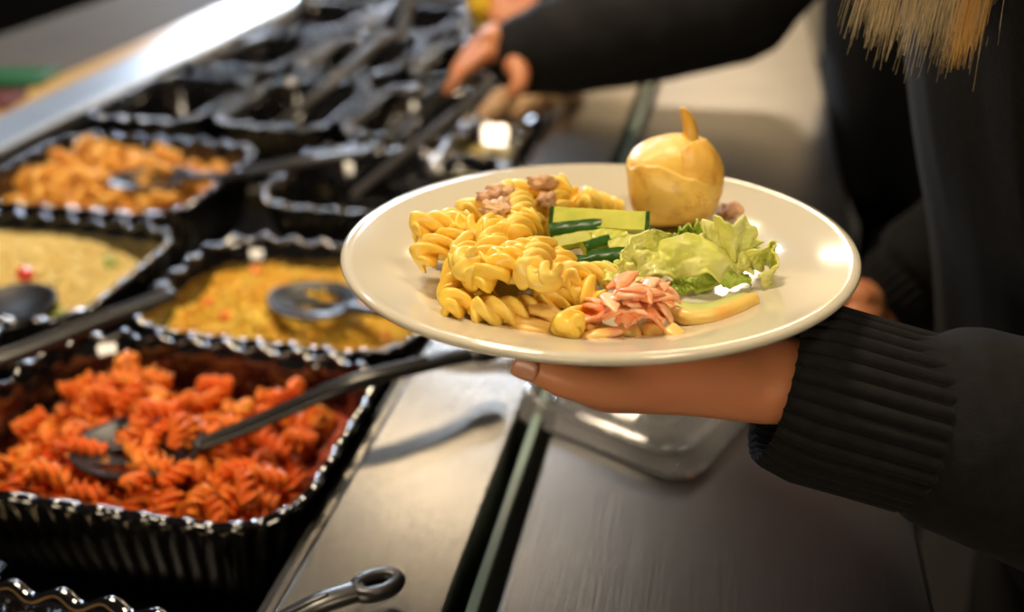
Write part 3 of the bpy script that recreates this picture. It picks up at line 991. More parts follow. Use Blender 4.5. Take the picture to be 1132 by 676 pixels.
for k, (px, py, dg) in enumerate(FUS):
    a = puv(px, py, 0.010 if k < 26 else 0.02)
    q = pl(px + 10 * math.cos(math.radians(dg)), py - 10 * math.sin(math.radians(dg)), 0.01) - pl(px, py, 0.01)
    c, ax = hp.drop(a[0], a[1], math.atan2(q.dot(PV), q.dot(PU)), 0.029, 0.0066, 0.72, (0.011 if px > 596 and py > 285 else 0.024) - 0.006 * (k % 3 == 0))
    place('fusilli', fy[k % 4], c, ax, rnd.uniform(0, 6), 'yellow fusilli piece in the pasta salad on the plate', 'pasta', 'yellow fusilli on the plate', rnd.uniform(.92, 1.08))


def lump(name, c, s, m, label, cat, group=None, seed=0, sub=3, amp=0.75, fr=1.9):
    from mathutils import noise
    bm = bmesh.new()
    bmesh.ops.create_icosphere(bm, subdivisions=sub, radius=1)
    for v in bm.verts:
        k = 1 + amp * noise.noise(v.co * fr + Vector((seed * 5.1, 0, 0)))
        v.co = Vector((v.co.x * s[0] * k, v.co.y * s[1] * k, v.co.z * s[2] * k))
    me = bpy.data.meshes.new(name)
    bm.to_mesh(me)
    bm.free()
    ob = link(name, me, m)
    ob.location = c
    ob.rotation_euler = (0, 0, seed * 1.7)
    return tag(ob, label, cat, group)


for k, (px, py) in enumerate([(545, 258), (556, 268), (553, 250), (592, 222), (600, 243), (650, 216), (668, 212), (680, 222), (676, 210), (548, 276), (605, 252)]):
    a = puv(px, py, 0.014)
    h = hp.hmax(a[0], a[1], 0.004)
    lump('tuna_flake', PC + PU * a[0] + PV * a[1] + PN * (h + 0.003 - FLOOR_D), (0.0075, 0.0045, 0.004), 'tuna', 'pinkish brown tuna flake among the fusilli on the plate', 'tuna', 'tuna flakes in the pasta salad', k)
a = puv(806, 236, 0.005)
lump('tuna_flake', PC + PU * a[0] + PV * a[1] + PN * (0.005 - FLOOR_D), (0.009, 0.006, 0.006), 'tuna', 'single greyish tuna flake beside the right foot of the potato', 'tuna', None, 3)

# potato with loosened skin
pot = empty('boiled_potato', pl(743, 246, 0.0))
tag(pot, 'boiled yellow potato with split skin standing at the back of the plate', 'potato')
pot.rotation_euler = PM.to_euler()
from mathutils import noise as NZ


def potato_pt(th, ph, k=1.0):
    d = Vector((math.sin(th) * math.cos(ph), math.sin(th) * math.sin(ph), math.cos(th)))
    sx, sy, sz = 0.0282, 0.0265, 0.0262
    q = 1 + 0.10 * NZ.noise(d * 1.5 + Vector((3, 1, 0))) + 0.012 * NZ.noise(d * 6)
    e = 0.86
    v = Vector((math.copysign(abs(d.x) ** e, d.x) * sx, math.copysign(abs(d.y) ** e, d.y) * sy, math.copysign(abs(d.z) ** e, d.z) * sz))
    return v * (q * k) + Vector((0, 0, 0.0257))


V, Fc = [], []
nt_, npn = 40, 64
for i in range(nt_ + 1):
    for j in range(npn):
        V.append(potato_pt(PI * i / nt_ * 0.998 + 0.001, 2 * PI * j / npn))
for i in range(nt_):
    for j in range(npn):
        k = (j + 1) % npn
        Fc.append((i * npn + j, i * npn + k, (i + 1) * npn + k, (i + 1) * npn + j))
mk('flesh', V, Fc, 'potato', pot)


def skin_sheet(name, ph0, ph1, edge, bottom, m, lift, k0=1.0065):
    V, Fc = [], []
    na, nb = 40, 22
    for i in range(na + 1):
        ph = ph0 + (ph1 - ph0) * i / na
        te = edge(i / na)
        for j in range(nb + 1):
            t = te + (bottom - te) * j / nb
            kk = k0 + lift * math.exp(-j / 1.6) + 0.008 * NZ.noise(Vector((ph * 3, t * 3, 0)))
            fade = min(1, min(i, na - i) / 4)
            V.append(potato_pt(t, ph, 1.004 + (kk - 1.004) * fade))
    for i in range(na):
        for j in range(nb):
            b = i * (nb + 1) + j
            Fc.append((b, b + 1, b + nb + 2, b + nb + 1))
    ob = mk(name, V, Fc, m, pot)
    solidify(ob, 0.0006)
    ob['label'] = 'loosened speckled potato skin'
    return ob


# azimuth -pi/2 faces the viewer
skin_sheet('skin', -PI * 0.98, -PI * 0.12, lambda s: 1.10 + 0.25 * s + 0.10 * math.sin(s * 9) - 0.20 * math.exp(-((s - .38) / .16) ** 2) + 0.08 * NZ.noise(Vector((s * 9, 0, 2))), 2.7, 'potato_skin', 0.006)
skin_sheet('skin', -PI * 0.45, PI * 0.35, lambda s: 0.30 + 0.35 * abs(s - 0.35) * 2, 1.75, 'peel', 0.006, 1.006)
V, Fc = [], []
for i in range(13):
    t = i / 12
    wd = 0.0056 * (1 - t) ** 0.7 * (1 - 0.25 * math.sin(t * 5)) + 0.0006
    zc = 0.0470 + 0.0225 * t
    xc = 0.0075 + 0.0035 * math.sin(t * 2.4) - 0.008 * t
    yc = -0.004 + 0.004 * math.sin(t * 3)
    for j in range(5):
        s = (j - 2) / 2
        V.append(Vector((xc + wd * s, yc + 0.0025 * s * s, zc)))
for i in range(12):
    for j in range(4):
        b = i * 5 + j
        Fc.append((b, b + 1, b + 6, b + 5))
ob = mk('peel_flap', V, Fc, 'peel', pot)
ob['label'] = 'orange-brown curl of peel sticking up'
solidify(ob, 0.0013)


# cucumber: sticks and slices with a skin of their own
vw = (-ray(660, 260)).normalized()
hd = (pl(715, 258, .02) - pl(607, 254, .02)).normalized()
UPN = PN


def cucumber(label, a, b, hgt, thick, nrm, skin='front', name='cucumber_stick', taper=1.0):
    """stick from a to b; nrm is the way its broad face looks; the skin covers that face or the ends"""
    d = (b - a)
    ln = d.length
    d.normalize()
    nrm = Vector(nrm)
    nrm = (nrm - d * nrm.dot(d)).normalized()
    u = d.cross(nrm)
    if u.z < 0: u, d = -u, -d
    nrm = u.cross(d)
    root = empty(name, (0, 0, 0))
    root.matrix_world = Matrix.Translation((a + b) / 2) @ Matrix((d, nrm, u)).transposed().to_4x4()
    tag(root, label, 'cucumber', 'cucumber pieces on the plate')
    h = ln / 2

    def slab(nm, x0, x1, y0, y1, z0, z1, m, bulge=0.0):
        V, Fc = [], []
        nx, nz = 10, 8
        for side in (0, 1):
            for i in range(nx + 1):
                for j in range(nz + 1):
                    x, z = x0 + (x1 - x0) * i / nx, z0 + (z1 - z0) * j / nz
                    t = (2 * j / nz - 1)
                    y = (y1 if side else y0) - bulge * t * t + 0.0003 * math.sin(i * 1.9 + j)
                    k = 1 - (1 - taper) * abs(2 * i / nx - 1) ** 2
                    V.append((x, y, z * k))
        q = (nx + 1) * (nz + 1)
        for i in range(nx):
            for j in range(nz):
                p = i * (nz + 1) + j
                Fc.append((p, p + nz + 1, p + nz + 2, p + 1))
                Fc.append((q + p, q + p + 1, q + p + nz + 2, q + p + nz + 1))
        for i in range(nx):
            for j in (0, nz):
                p, r = i * (nz + 1) + j, (i + 1) * (nz + 1) + j
                Fc.append((p, r, q + r, q + p))
        for j in range(nz):
            for i in (0, nx):
                p, r = i * (nz + 1) + j, i * (nz + 1) + j + 1
                Fc.append((p, r, q + r, q + p))
        o = mk(nm, V, Fc, m, root)
        e = o.modifiers.new('e', 'EDGE_SPLIT')
        e.split_angle = 0.9
        return o
    if skin == 'front':
        slab('flesh', -h, h, -thick, -0.0011, -hgt / 2, hgt / 2, 'cuke_flesh', 0.0012)
        slab('skin', -h, h, -0.00108, 0.0, -hgt / 2, hgt / 2, 'cuke_skin', 0.0012)
    elif skin == 'ends':
        slab('flesh', -h + .0022, h - .0022, -thick, 0, -hgt / 2, hgt / 2, 'cuke_flesh')
        slab('skin', -h, -h + .0022, -thick, 0.0002, -hgt / 2 - .0002, hgt / 2 + .0002, 'cuke_skin')
        slab('skin', h - .0022, h, -thick, 0.0002, -hgt / 2 - .0002, hgt / 2 + .0002, 'cuke_skin')
    else:
        slab('flesh', -h, h, -thick + .0012, 0, -hgt / 2, hgt / 2, 'cuke_flesh')
        slab('skin', -h, h, -thick, -thick + .00118, -hgt / 2, hgt / 2, 'cuke_skin')
    return root


cucumber('long pale cucumber slice on top, dark skin at both ends, before the potato', pl(607, 238, .029), pl(718, 244, .028), 0.0105, 0.0075, vw * 0.8 + UPN * 0.5, 'ends', 'cucumber_slice')
cucumber('cucumber stick with dark skin towards the viewer, under the left of the long slice', pl(608, 254, .025), pl(666, 248, .026), 0.0082, 0.008, vw * .9 + UPN * 0.25)
cucumber('pale cucumber wedge under the skin-faced stick at the left', pl(613, 267, .021), pl(654, 259, .022), 0.0060, 0.007, vw + UPN * 0.6, 'back')
cucumber('pale cucumber stick lying in the middle below the long slice', pl(655, 261, .022), pl(692, 253, .024), 0.0075, 0.007, vw * .7 + UPN * 0.8, 'back')
cucumber('short dark-skinned cucumber stick in the middle of the pile', pl(648, 271, .0205), pl(675, 262, .0215), 0.0052, 0.006, vw + UPN * 0.3)
cucumber('pale cucumber stick at the right end beside the folded lettuce', pl(672, 268, .0195), pl(709, 264, .020), 0.0068, 0.007, vw * .8 + UPN * 0.6, 'back')
cucumber('dark green cucumber stick lowest at the left, touching the fusilli', pl(602, 290, .0155), pl(655, 284, .0165), 0.0060, 0.007, vw * .8 + UPN * 0.55, 'front', taper=0.6)
cucumber('dark green cucumber stick lowest at the right, in front of the others', pl(650, 283, .0170), pl(702, 278, .0165), 0.0080, 0.008, vw * .85 + UPN * 0.4, 'front', taper=0.8)


# lettuce
def leaf(label, spine, width, m, ruffle=0.006, side=(0, 0, 1), seed=0, n=84, k=22, curl=0.0, name='lettuce_leaf', freq=1.0, tear=0.0):
    """ruffled torn leaf: spine points, width pairs (below, above) in the direction side"""
    W = [tuple(q) for q in width]
    P, R = catmull(spine, W, 0.2)
    # resample
    m_ = len(P)
    V, Fc = [], []
    sd0 = Vector(side).normalized()
    for i in range(n + 1):
        f = i / n * (m_ - 1)
        a = int(min(f, m_ - 2))
        q = P[a].lerp(P[a + 1], f - a)
        w0 = R[a][0] + (R[a + 1][0] - R[a][0]) * (f - a)
        w1 = R[a][1] + (R[a + 1][1] - R[a][1]) * (f - a)
        tn = (P[min(a + 1, m_ - 1)] - P[max(a - 1, 0)]).normalized()
        sd = (sd0 - tn * sd0.dot(tn)).normalized()
        nr = tn.cross(sd)
        for j in range(k + 1):
            s = j / k
            e = w0 + (w1 + w0) * 0
            x = -w0 + (w0 + w1) * s
            edge = abs(2 * s - 1)
            rz = ruffle * (0.35 + edge ** 1.5) * (math.sin(i / n * 23 * freq + seed * 2 + s * 2) * 0.6 + 0.9 * NZ.noise(Vector((i / n * 6 * freq, s * 3, seed * 7.3))))
            tr = 1 + tear * NZ.noise(Vector((i / n * 11 * freq, 4.0 + seed, 0)))
            rz += 0.0011 * NZ.noise(Vector((i / n * 26 * freq, s * 9, seed * 3.1))) + 0.0006 * NZ.noise(Vector((i / n * 60, s * 20, seed)))
            V.append(q + sd * (x * tr) + nr * (rz + curl * (s - 0.5) ** 2 * (w0 + w1)))
    for i in range(n):
        for j in range(k):
            b = i * (k + 1) + j
            Fc.append((b, b + 1, b + k + 2, b + k + 1))
    o = mk(name, V, Fc, m)
    solidify(o, 0.0009)
    return tag(o, label, 'lettuce', 'lettuce leaves on the plate')


tow = (vw - PN * vw.dot(PN)).normalized()   # level direction towards the viewer
leaf('broad pale lettuce leaf, ruffled, lying across the middle', [pl(672, 303, .010), pl(704, 294, .016), pl(745, 282, .020), pl(790, 280, .019), pl(825, 284, .013)],
     [(.004, .003), (.008, .006), (.011, .010), (.012, .012), (.007, .007)], 'lettuce', 0.0048, UPN * 0.8 - tow * 0.75, 1, tear=0.35)
leaf('folded pale lettuce piece nearest the cucumber', [pl(686, 296, .016), pl(702, 278, .022), pl(722, 266, .025), pl(742, 266, .020)],
     [(.004, .003), (.007, .006), (.007, .006), (.003, .003)], 'lettuce', 0.0025, UPN * 0.9 - tow * 0.5 + hd * .1, 2, tear=0.2)
leaf('upright pale lettuce frill right of the potato', [pl(772, 280, .010), pl(793, 274, .020), pl(815, 270, .022), pl(838, 276, .016)],
     [(.006, .006), (.008, .014), (.008, .013), (.006, .005)], 'lettuce', 0.0040, UPN, 3, freq=1.3, tear=0.45)
leaf('green lettuce curl at the right end of the salad', [pl(812, 300, .008), pl(832, 288, .014), pl(850, 282, .014), pl(856, 298, .010), pl(842, 312, .006)],
     [(.004, .004), (.007, .008), (.009, .009), (.008, .008), (.004, .004)], 'lettuce', 0.0028, UPN * 0.8 + tow * 0.3, 4, tear=0.15)
leaf('bright green lettuce tip between potato and broad leaf', [pl(742, 270, .016), pl(768, 264, .020), pl(790, 262, .018)],
     [(.004, .004), (.007, .009), (.004, .004)], 'lettuce_green', 0.0035, UPN, 5, freq=1.5, tear=0.4)
leaf('dark green lettuce shred under the broad leaf', [pl(738, 318, .004), pl(765, 310, .006), pl(800, 306, .006), pl(830, 306, .005)],
     [(.005, .003), (.007, .006), (.006, .006), (.004, .004)], 'lettuce_green', 0.0025, UPN * 0.4 - tow * 0.9, 6, tear=0.3)
leaf('dark green lettuce bit inside the curl at the right', [pl(815, 292, .009), pl(832, 285, .012), pl(846, 282, .012)],
     [(.004, .004), (.005, .006), (.003, .003)], 'lettuce_green', 0.0025, UPN, 7)
leaf('yellowish lettuce strip between cucumber and coral shreds', [pl(642, 306, .009), pl(668, 301, .014), pl(700, 304, .013), pl(728, 300, .012)],
     [(.004, .004), (.006, .006), (.006, .006), (.004, .004)], 'lettuce', 0.0025, UPN * 0.6 - tow * 0.8, 8, tear=0.2)

# coral shreds and pale strips
SH = [((648, 358), (690, 338), .006, .014), ((668, 352), (705, 326), .010, .020), ((690, 372), (692, 340), .003, .016), ((655, 340), (690, 326), .008, .020), ((700, 345), (712, 318), .012, .022), ((690, 330), (735, 325), .020, .020),
      ((705, 335), (748, 330), .016, .016), ((715, 345), (740, 312), .010, .020), ((690, 318), (720, 335), .020, .022), ((675, 330), (712, 315), .018, .022), ((720, 350), (735, 368), .014, .005), ((728, 335), (745, 362), .016, .005),
      ((645, 338), (668, 345), .010, .012), ((660, 372), (692, 366), .004, .006), ((672, 318), (700, 308), .015, .018), ((700, 360), (712, 340), .006, .014), ((735, 320), (752, 335), .016, .010), ((685, 345), (715, 350), .012, .014), ((640, 350), (672, 352), .006, .010), ((705, 312), (735, 318), .017, .018)]


def shred(p, q, h0, h1, w, t, m, label, cat, group, name, seed):
    rnd = random.Random(seed)
    a, b = pl(*p, h0), pl(*q, h1)
    mid = a.lerp(b, .5) + PN * rnd.uniform(0.0005, .003) + hd * rnd.uniform(-.002, .002)
    V, Fc = tube([a, a.lerp(mid, .5) + PN * .0006, mid, mid.lerp(b, .5) + PN * .0006, b], [(w * .35, t * .7), (w, t), (w * 1.05, t), (w * .8, t), (w * .2, t * .5)], tuple(PN + hd * rnd.uniform(-.6, .6)), 8)
    return tag(mk(name, V, Fc, m), label, cat, group)


rnd = random.Random(77)
for _ in range(22):
    a_, l_ = rnd.uniform(0, 2 * PI), rnd.uniform(11, 19)
    x_, y_ = 694 + rnd.gauss(0, 22), 334 + rnd.gauss(0, 10)
    h_ = max(.008, .023 - ((x_ - 694) / 60) ** 2 * .02 - max(0, y_ - 325) * .0004)
    SH.append(((x_ - l_ * math.cos(a_), y_ - .6 * l_ * math.sin(a_)), (x_ + l_ * math.cos(a_), y_ + .6 * l_ * math.sin(a_)), h_ + rnd.uniform(-.003, .003), h_ + rnd.uniform(-.003, .003)))
for k, (p, q, h0, h1) in enumerate(SH):
    shred(p, q, h0, h1, 0.0042, 0.0012, 'shred', 'coral pink shred in the small heap at the front of the plate', 'shred', 'coral shreds on the plate', 'carrot_shred', k)
for k, (p, q, h0, h1, lb) in enumerate([((538, 350), (640, 372), .004, .003, 'long pale yellow strip lying along the front rim'), ((560, 362), (655, 378), .003, .002, 'lowest long pale strip nearest the plate rim'), ((600, 352), (662, 366), .006, .005, 'pale strip ending at the coral shreds'),
                                        ((575, 340), (630, 358), .008, .008, 'pale orange strip above the long strips'), ((640, 378), (690, 374), .002, .003, 'pale strip tucked under the coral shreds at the front')]):
    shred(p, q, h0, h1, 0.0042, 0.0026, 'strip_pale', lb, 'strip', 'pale strips on the plate', 'vegetable_strip', k + 50)
for k, (px, py, lb) in enumerate([(694, 366, 'left one of two pale yellow cubes under the coral shreds'), (720, 366, 'right one of two pale yellow cubes under the coral shreds'), (744, 370, 'flat pale bit right of the two yellow cubes')]):
    p = pl(px, py, .005)
    chunk('pale_cube', p.x, p.y, p.z, 0.0088, 'strip_pale', lb, 'cube', 'pale cubes on the plate', k + 70)

# curved fruit slice
fsl = empty('fruit_slice', pl(785, 345, 0))
tag(fsl, 'curved yellow fruit slice with reddish edge in front of the lettuce', 'fruit slice')
off = -fsl.location
pts = [pl(738, 340, .005), pl(760, 351, .0042), pl(785, 351, .004), pl(810, 342, .0042), pl(832, 332, .005)]
V, Fc = tube(pts, [(.0028, .003), (.0040, .0042), (.0042, .0043), (.0042, .0045), (.0034, .0042)], tuple(PN), 14)
mk('rind', [v + off for v in V], Fc, 'apple', fsl)
inn = [pl(750, 334, .0035), pl(765, 336, .0032), pl(785, 335, .0032), pl(805, 329, .0035), pl(822, 325, .004)]
rings = []
P1, _ = catmull(pts, [(1, 1)] * 5)
P2, _ = catmull(inn, [(1, 1)] * 5)
nn = min(len(P1), len(P2))
V, Fc = [], []
for i in range(nn):
    for s in range(5):
        V.append(P1[i].lerp(P2[i], s / 4) + PN * 0.001 * math.sin(s) + off)
for i in range(nn - 1):
    for s in range(4):
        b = i * 5 + s
        Fc.append((b, b + 1, b + 6, b + 5))
ob = mk('pulp', V, Fc, 'apple_in', fsl)
ob['label'] = 'pale green pulp'
solidify(ob, 0.003)


# ================================================================== people
def hand_parts(wrist, knuck, fingers, thumb, palm_n, r=1.0):
    """closed pieces of one hand: wrist point, four knuckles, finger joint lists, thumb joints"""
    parts = []
    for k in knuck:
        parts.append(tube([wrist, wrist.lerp(k, .5), k], [(.013 * r, .013 * r), (.0125 * r, .0125 * r), (.0105 * r, .0105 * r)], palm_n, 12))
    for k, fg in zip(knuck, fingers):
        n = len(fg)
        rad = [.0098, .0088, .0080, .0066][:n + 1]
        parts.append(tube([k] + fg, [(q * r, q * r) for q in rad], palm_n, 12))
    parts.append(tube([wrist] + thumb, [(q * r, q * r) for q in [.0135, .0165, .0110, .0098, .0078][:len(thumb) + 1]], palm_n, 12))
    return parts


def nail(p, d, nrm, parent, r=0.0052):
    d = d.normalized()
    nrm = (nrm - d * nrm.dot(d)).normalized()
    s = d.cross(nrm)
    V, Fc = [], []
    for i in range(7):
        for j in range(7):
            a, b = (i - 3) / 3, (j - 3) / 3
            k = 1 - 0.18 * (a * a * b * b)
            V.append(p + d * (a * r * 1.2 * k) + s * (b * r * k) + nrm * (0.0012 * (1 - b * b)))
    for i in range(6):
        for j in range(6):
            q = i * 7 + j
            Fc.append((q, q + 1, q + 8, q + 7))
    solidify(mk('nail', V, Fc, 'nail', parent), 0.0006)


def face_bits(hc, fwd, r=0.095):
    """closed pieces that make nose, brow, lips, ears and chin on a head centred at hc looking along fwd"""
    f = Vector(fwd).normalized()
    z = Vector((0, 0, 1))
    s = z.cross(f).normalized()
    P = []
    P.append(tube([hc + z * .10 - f * .005, hc + z * .05, hc, hc - z * .06 + f * .02, hc - z * .105 + f * .045], [(.045, .05), (.074, .086), (.077, .092), (.062, .066), (.030, .028)], tuple(f), 20))
    P.append(tube([hc + f * .088 + z * .012, hc + f * .106 - z * .018, hc + f * .110 - z * .030], [.008, .011, .012], tuple(z), 10))
    P.append(tube([hc + f * .083 + s * .035 + z * .026, hc + f * .090 + z * .022, hc + f * .083 - s * .035 + z * .026], [.010, .009, .010], tuple(z), 10))
    P.append(tube([hc + f * .082 + s * .02 - z * .062, hc + f * .091 - z * .060, hc + f * .082 - s * .02 - z * .062], [.005, .008, .005], tuple(z), 8))
    for q in (-1, 1):
        P.append(tube([hc + s * q * .078 + z * .02 - f * .008, hc + s * q * .084 - z * .005 - f * .01, hc + s * q * .078 - z * .03 - f * .004], [.008, .011, .007], tuple(f), 10))
    return P


def eyes(hc, fwd, parent):
    f = Vector(fwd).normalized()
    z = Vector((0, 0, 1))
    s = z.cross(f).normalized()
    for q in (-1, 1):
        V, Fc = tube([hc + f * .074 + s * q * .030 + z * .006, hc + f * .081 + s * q * .030 + z * .006], [.0105, .0095], tuple(z), 12)
        mk('eye', V, Fc, 'frame', parent)
        V, Fc = tube([hc + f * .0885 + s * q * .030 + z * .006, hc + f * .0895 + s * q * .030 + z * .006], [.005, .0045], tuple(z), 10)
        mk('iris', V, Fc, 'hair_brown', parent)


def legs_parts(hl, hr, k):
    out = []
    for h in (hl, hr):
        h = Vector(h)
        kn = Vector((h.x - .01, h.y, .50))
        an = Vector((h.x + .03, h.y, .10))
        out.append(tube([h + Vector((0, 0, .04)), h.lerp(kn, .45), kn, kn.lerp(an, .35), an], [.085 * k, .078 * k, .056 * k, .056 * k, .040 * k], (1, 0, 0), 16))
    return out


def shoes(hl, hr, parent):
    for h in (hl, hr):
        h = Vector(h)
        V, Fc = tube([(h.x + .06, h.y, .045), (h.x, h.y, .05), (h.x - .09, h.y, .035), (h.x - .15, h.y, .03)], [(.036, .044), (.040, .05), (.046, .034), (.038, .028)], (0, 0, 1), 16)
        mk('shoe', V, Fc, 'shoe', parent)


def folds(i, f):
    return 1 + 0.018 * math.sin(f * 5 + i * 31) + 0.014 * math.sin(f * 3 - i * 47)


# ---- the near person: left hand under the plate
near = empty('person', (0.36, 0.68, 0))
tag(near, 'person in black knit sweater with blond hair, holding the plate of food', 'person')
near.location = (0, 0, 0)
V3 = Vector
hipc, chest, neckb, headc = V3((.328, .685, .96)), V3((.236, .675, 1.22)), V3((.215, .665, 1.43)), V3((.180, .660, 1.60))
shl, shr = V3((.242, .500, 1.355)), V3((.242, .850, 1.355))
ell, wrl = V3((.262, .447, 1.002)), V3((.040, .443, 1.054))
elr, wrr = V3((.350, .900, 1.080)), at(972, 339, .90)
hl, hr = (.36, .60, .92), (.36, .77, .92)
FD = (-1, 0, 0)
body = [tube([hipc, chest, neckb - V3((0, 0, .06))], [(.150, .105), (.150, .105), (.10, .07)], FD, 24), tube([neckb - V3((0, 0, .08)), headc - V3((-.01, 0, .06))], [.062, .052], FD, 16)]
body += face_bits(headc, FD)
body += legs_parts(hl, hr, 0.92)
for a, b, c in ((shl, ell, wrl), (shr, elr, wrr)):
    body.append(tube([a, a.lerp(b, .5), b], [.050, .044, .036], (0, 0, 1), 16))
    body.append(tube([b, b.lerp(c, .4), c], [.036, .037, (.025, .020)], (0, 0, 1), 16))
    body.append(tube([(neckb + V3((0, 0, -.05))).lerp(a, .3), a], [.06, .05], FD, 12))
# left hand, palm up under the plate
kn = [V3((-.052, .424, 1.063)), V3((-.058, .444, 1.063)), V3((-.056, .465, 1.063)), V3((-.048, .484, 1.062))]
fg = [[V3((-.085, .428, 1.067)), V3((-.103, .434, 1.068)), V3((-.118, .440, 1.070))], [V3((-.096, .450, 1.067)), V3((-.118, .456, 1.069)), V3((-.134, .461, 1.070))],
      [V3((-.092, .474, 1.067)), V3((-.112, .482, 1.069)), V3((-.127, .488, 1.070))], [V3((-.078, .498, 1.066)), V3((-.093, .506, 1.068)), V3((-.105, .513, 1.069))]]
th = [V3((.002, .426, 1.058)), V3((-.028, .408, 1.0585)), V3((-.056, .399, 1.0645)), V3((-.076, .397, 1.0715))]
body += hand_parts(wrl, kn, fg, th, (0, 0, 1))
body.append(tube([wrl + V3((0, -.004, -.004)), V3((-.012, .422, 1.057)), V3((-.040, .414, 1.056)), V3((-.058, .412, 1.058))], [.020, .0175, .0150, .0110], (0, 0, 1), 16))
body.append(tube([wrl, V3((-.01, .445, 1.055)), V3((-.045, .455, 1.062))], [(.026, .018), (.036, .017), (.036, .012)], (0, 0, 1), 18))
# right hand, resting lightly curled on the edge of the tray slide
kr = [at(920, 326, .86), at(922, 322, .885), at(928, 319, .91), at(936, 317, .935)]
fr_ = [[at(892, 339, .855), at(885, 356, .855), at(888, 368, .86)], [at(892, 334, .885), at(884, 350, .885), at(887, 361, .885)],
       [at(900, 330, .915), at(890, 344, .915), at(892, 354, .91)], [at(910, 326, .94), at(900, 338, .94), at(900, 346, .935)]]
tr_ = [at(952, 354, .865), at(930, 364, .845), at(912, 368, .835), at(898, 370, .835)]
body += hand_parts(wrr, kr, fr_, tr_, tuple(UP))
body.append(tube([wrr, at(930, 330, .89)], [(.024, .026), (.040, .018)], tuple(UP), 16))
fuse('body', body, 0.003, 6, 'skin', near)
nail(V3((-.078, .3895, 1.074)), V3((-1, -.02, .3)), V3((0, -1, .2)), near)
eyes(headc, FD, near)
# sweater
def shoulder_line(z): return z
sw = [tube([hipc - V3((0, 0, .06)), hipc.lerp(chest, .35), hipc.lerp(chest, .7), chest, chest + V3((-.012, 0, .10)), neckb - V3((0, 0, .045)), neckb + V3((0, 0, -.005))],
           [(.176, .140), (.180, .142), (.186, .140), (.188, .136), (.178, .122), (.120, .085), (.070, .062)], FD, 40, True, lambda i, f: 1 + .016 * math.sin(f * 9 + i * 4) + .008 * math.sin(f * 14 - i * 6))]
for a, b, c, e in ((shl, ell, wrl, 0), (shr, elr, wrr, 1)):
    sw.append(tube([a + V3((0, 0, .0)), a.lerp(b, .5), b], [.078, .066, .058], (0, 0, 1), 28, True, folds))
    q = b.lerp(c, .60 if not e else .80)
    sw.append(tube([b, b.lerp(c, .25), q, b.lerp(c, .69 if not e else .86)], [.060, .060, .0525, .043], (0, 0, 1), 28, True, folds))
    sw.append(tube([neckb.lerp(a, .15) - V3((0, 0, .03)), a], [.080, .076], FD, 20))
fuse('sweater', sw, 0.0045, 4, 'knit', near)


def cuff(b, c, s0, s1, r0, r1, r2, ribs, parent, mt='knit', flat=0.9, amp=0.048):
    n = ribs * 8
    d = (c - b).normalized()
    u = d.cross(V3((0, 0, 1))).normalized()
    v = u.cross(d)
    rings = []
    L = [(s0, r0 * .80, .3), (s0, r0 * .93, .6), (s0 + .004, r0, 1), (s0 + (s1 - s0) * .35, r1, 1), (s0 + (s1 - s0) * .75, r1 * 1.01, 1), (s1 - .004, r2, 1), (s1, r2 * .95, .8), (s1 - .003, r2 * .88, .4), (s0 + (s1 - s0) * .5, r2 * .80, 0), (s0 + .002, r0 * .76, 0)]
    for s, r, k in L:
        ring = []
        for j in range(n):
            f = 2 * PI * j / n
            w = (abs(math.cos(ribs * f / 2)) ** 0.6 - 0.6)
            rr = r * (1 + k * amp * w * 1.6)
            ring.append(b + d * s + u * (rr * math.cos(f)) + v * (rr * flat * math.sin(f)))
        rings.append(ring)
    V, Fc = loft(rings + [rings[0]])
    return mk('cuff', V, Fc, mt, parent)


L = (wrl - ell).length
cuff(ell, wrl + V3((0, 0, -.004)), L * .665, L * 1.0, .0480, .0480, .0450, 34, near)
L = (wrr - elr).length
cuff(elr, wrr, L * .78, L * .985, .046, .045, .036, 30, near)
fuse('trousers', legs_parts(hl, hr, 1.12) + [tube([hipc - V3((0, 0, .10)), hipc + V3((0, 0, .02))], [(.165, .118), (.16, .115)], FD, 24)], 0.008, 4, 'jeans', near)
shoes(hl, hr, near)


def strands(name, roots, tips, n, m, parent, r=0.00026, seed=0, spread=0.006, sag=0.01):
    cu = bpy.data.curves.new(name, 'CURVE')
    cu.dimensions = '3D'
    cu.bevel_depth = r
    cu.bevel_resolution = 1
    rnd = random.Random(seed)
    for i in range(n):
        k = rnd.random()
        q = min(int(k * (len(tips) - 1)), len(tips) - 2)
        f = k * (len(tips) - 1) - q
        tp = tips[q].lerp(tips[q + 1], f)
        rt_ = roots[q].lerp(roots[q + 1], f)
        j = lambda s: V3((rnd.gauss(0, s), rnd.gauss(0, s), rnd.gauss(0, s)))
        t = rnd.uniform(.80, 1.08)
        p0 = rt_ + j(0.009) + V3((0, 0, rnd.uniform(-.02, .05)))
        p2 = rt_.lerp(tp, t) + j(spread)
        p1 = rt_.lerp(tp, t * .5) + j(spread * .6) + V3((-sag * 2.2, -sag * 2.0, 0))
        s_ = cu.splines.new('POLY')
        s_.points.add(8)
        for a in range(9):
            u = a / 8
            pt = p0 * (1 - u) ** 2 + p1 * (2 * u * (1 - u)) + p2 * u * u
            s_.points[a].co = (*pt, 1)
            s_.points[a].radius = 1.0 - 0.75 * u ** 3
    t = bpy.data.objects.new(name + '_raw', cu)
    COL.objects.link(t)
    me = bpy.data.meshes.new_from_object(t.evaluated_get(bpy.context.evaluated_depsgraph_get()))
    bpy.data.objects.remove(t)
    bpy.data.curves.remove(cu)
    me.materials.clear()
    return link(name, me, m, parent)


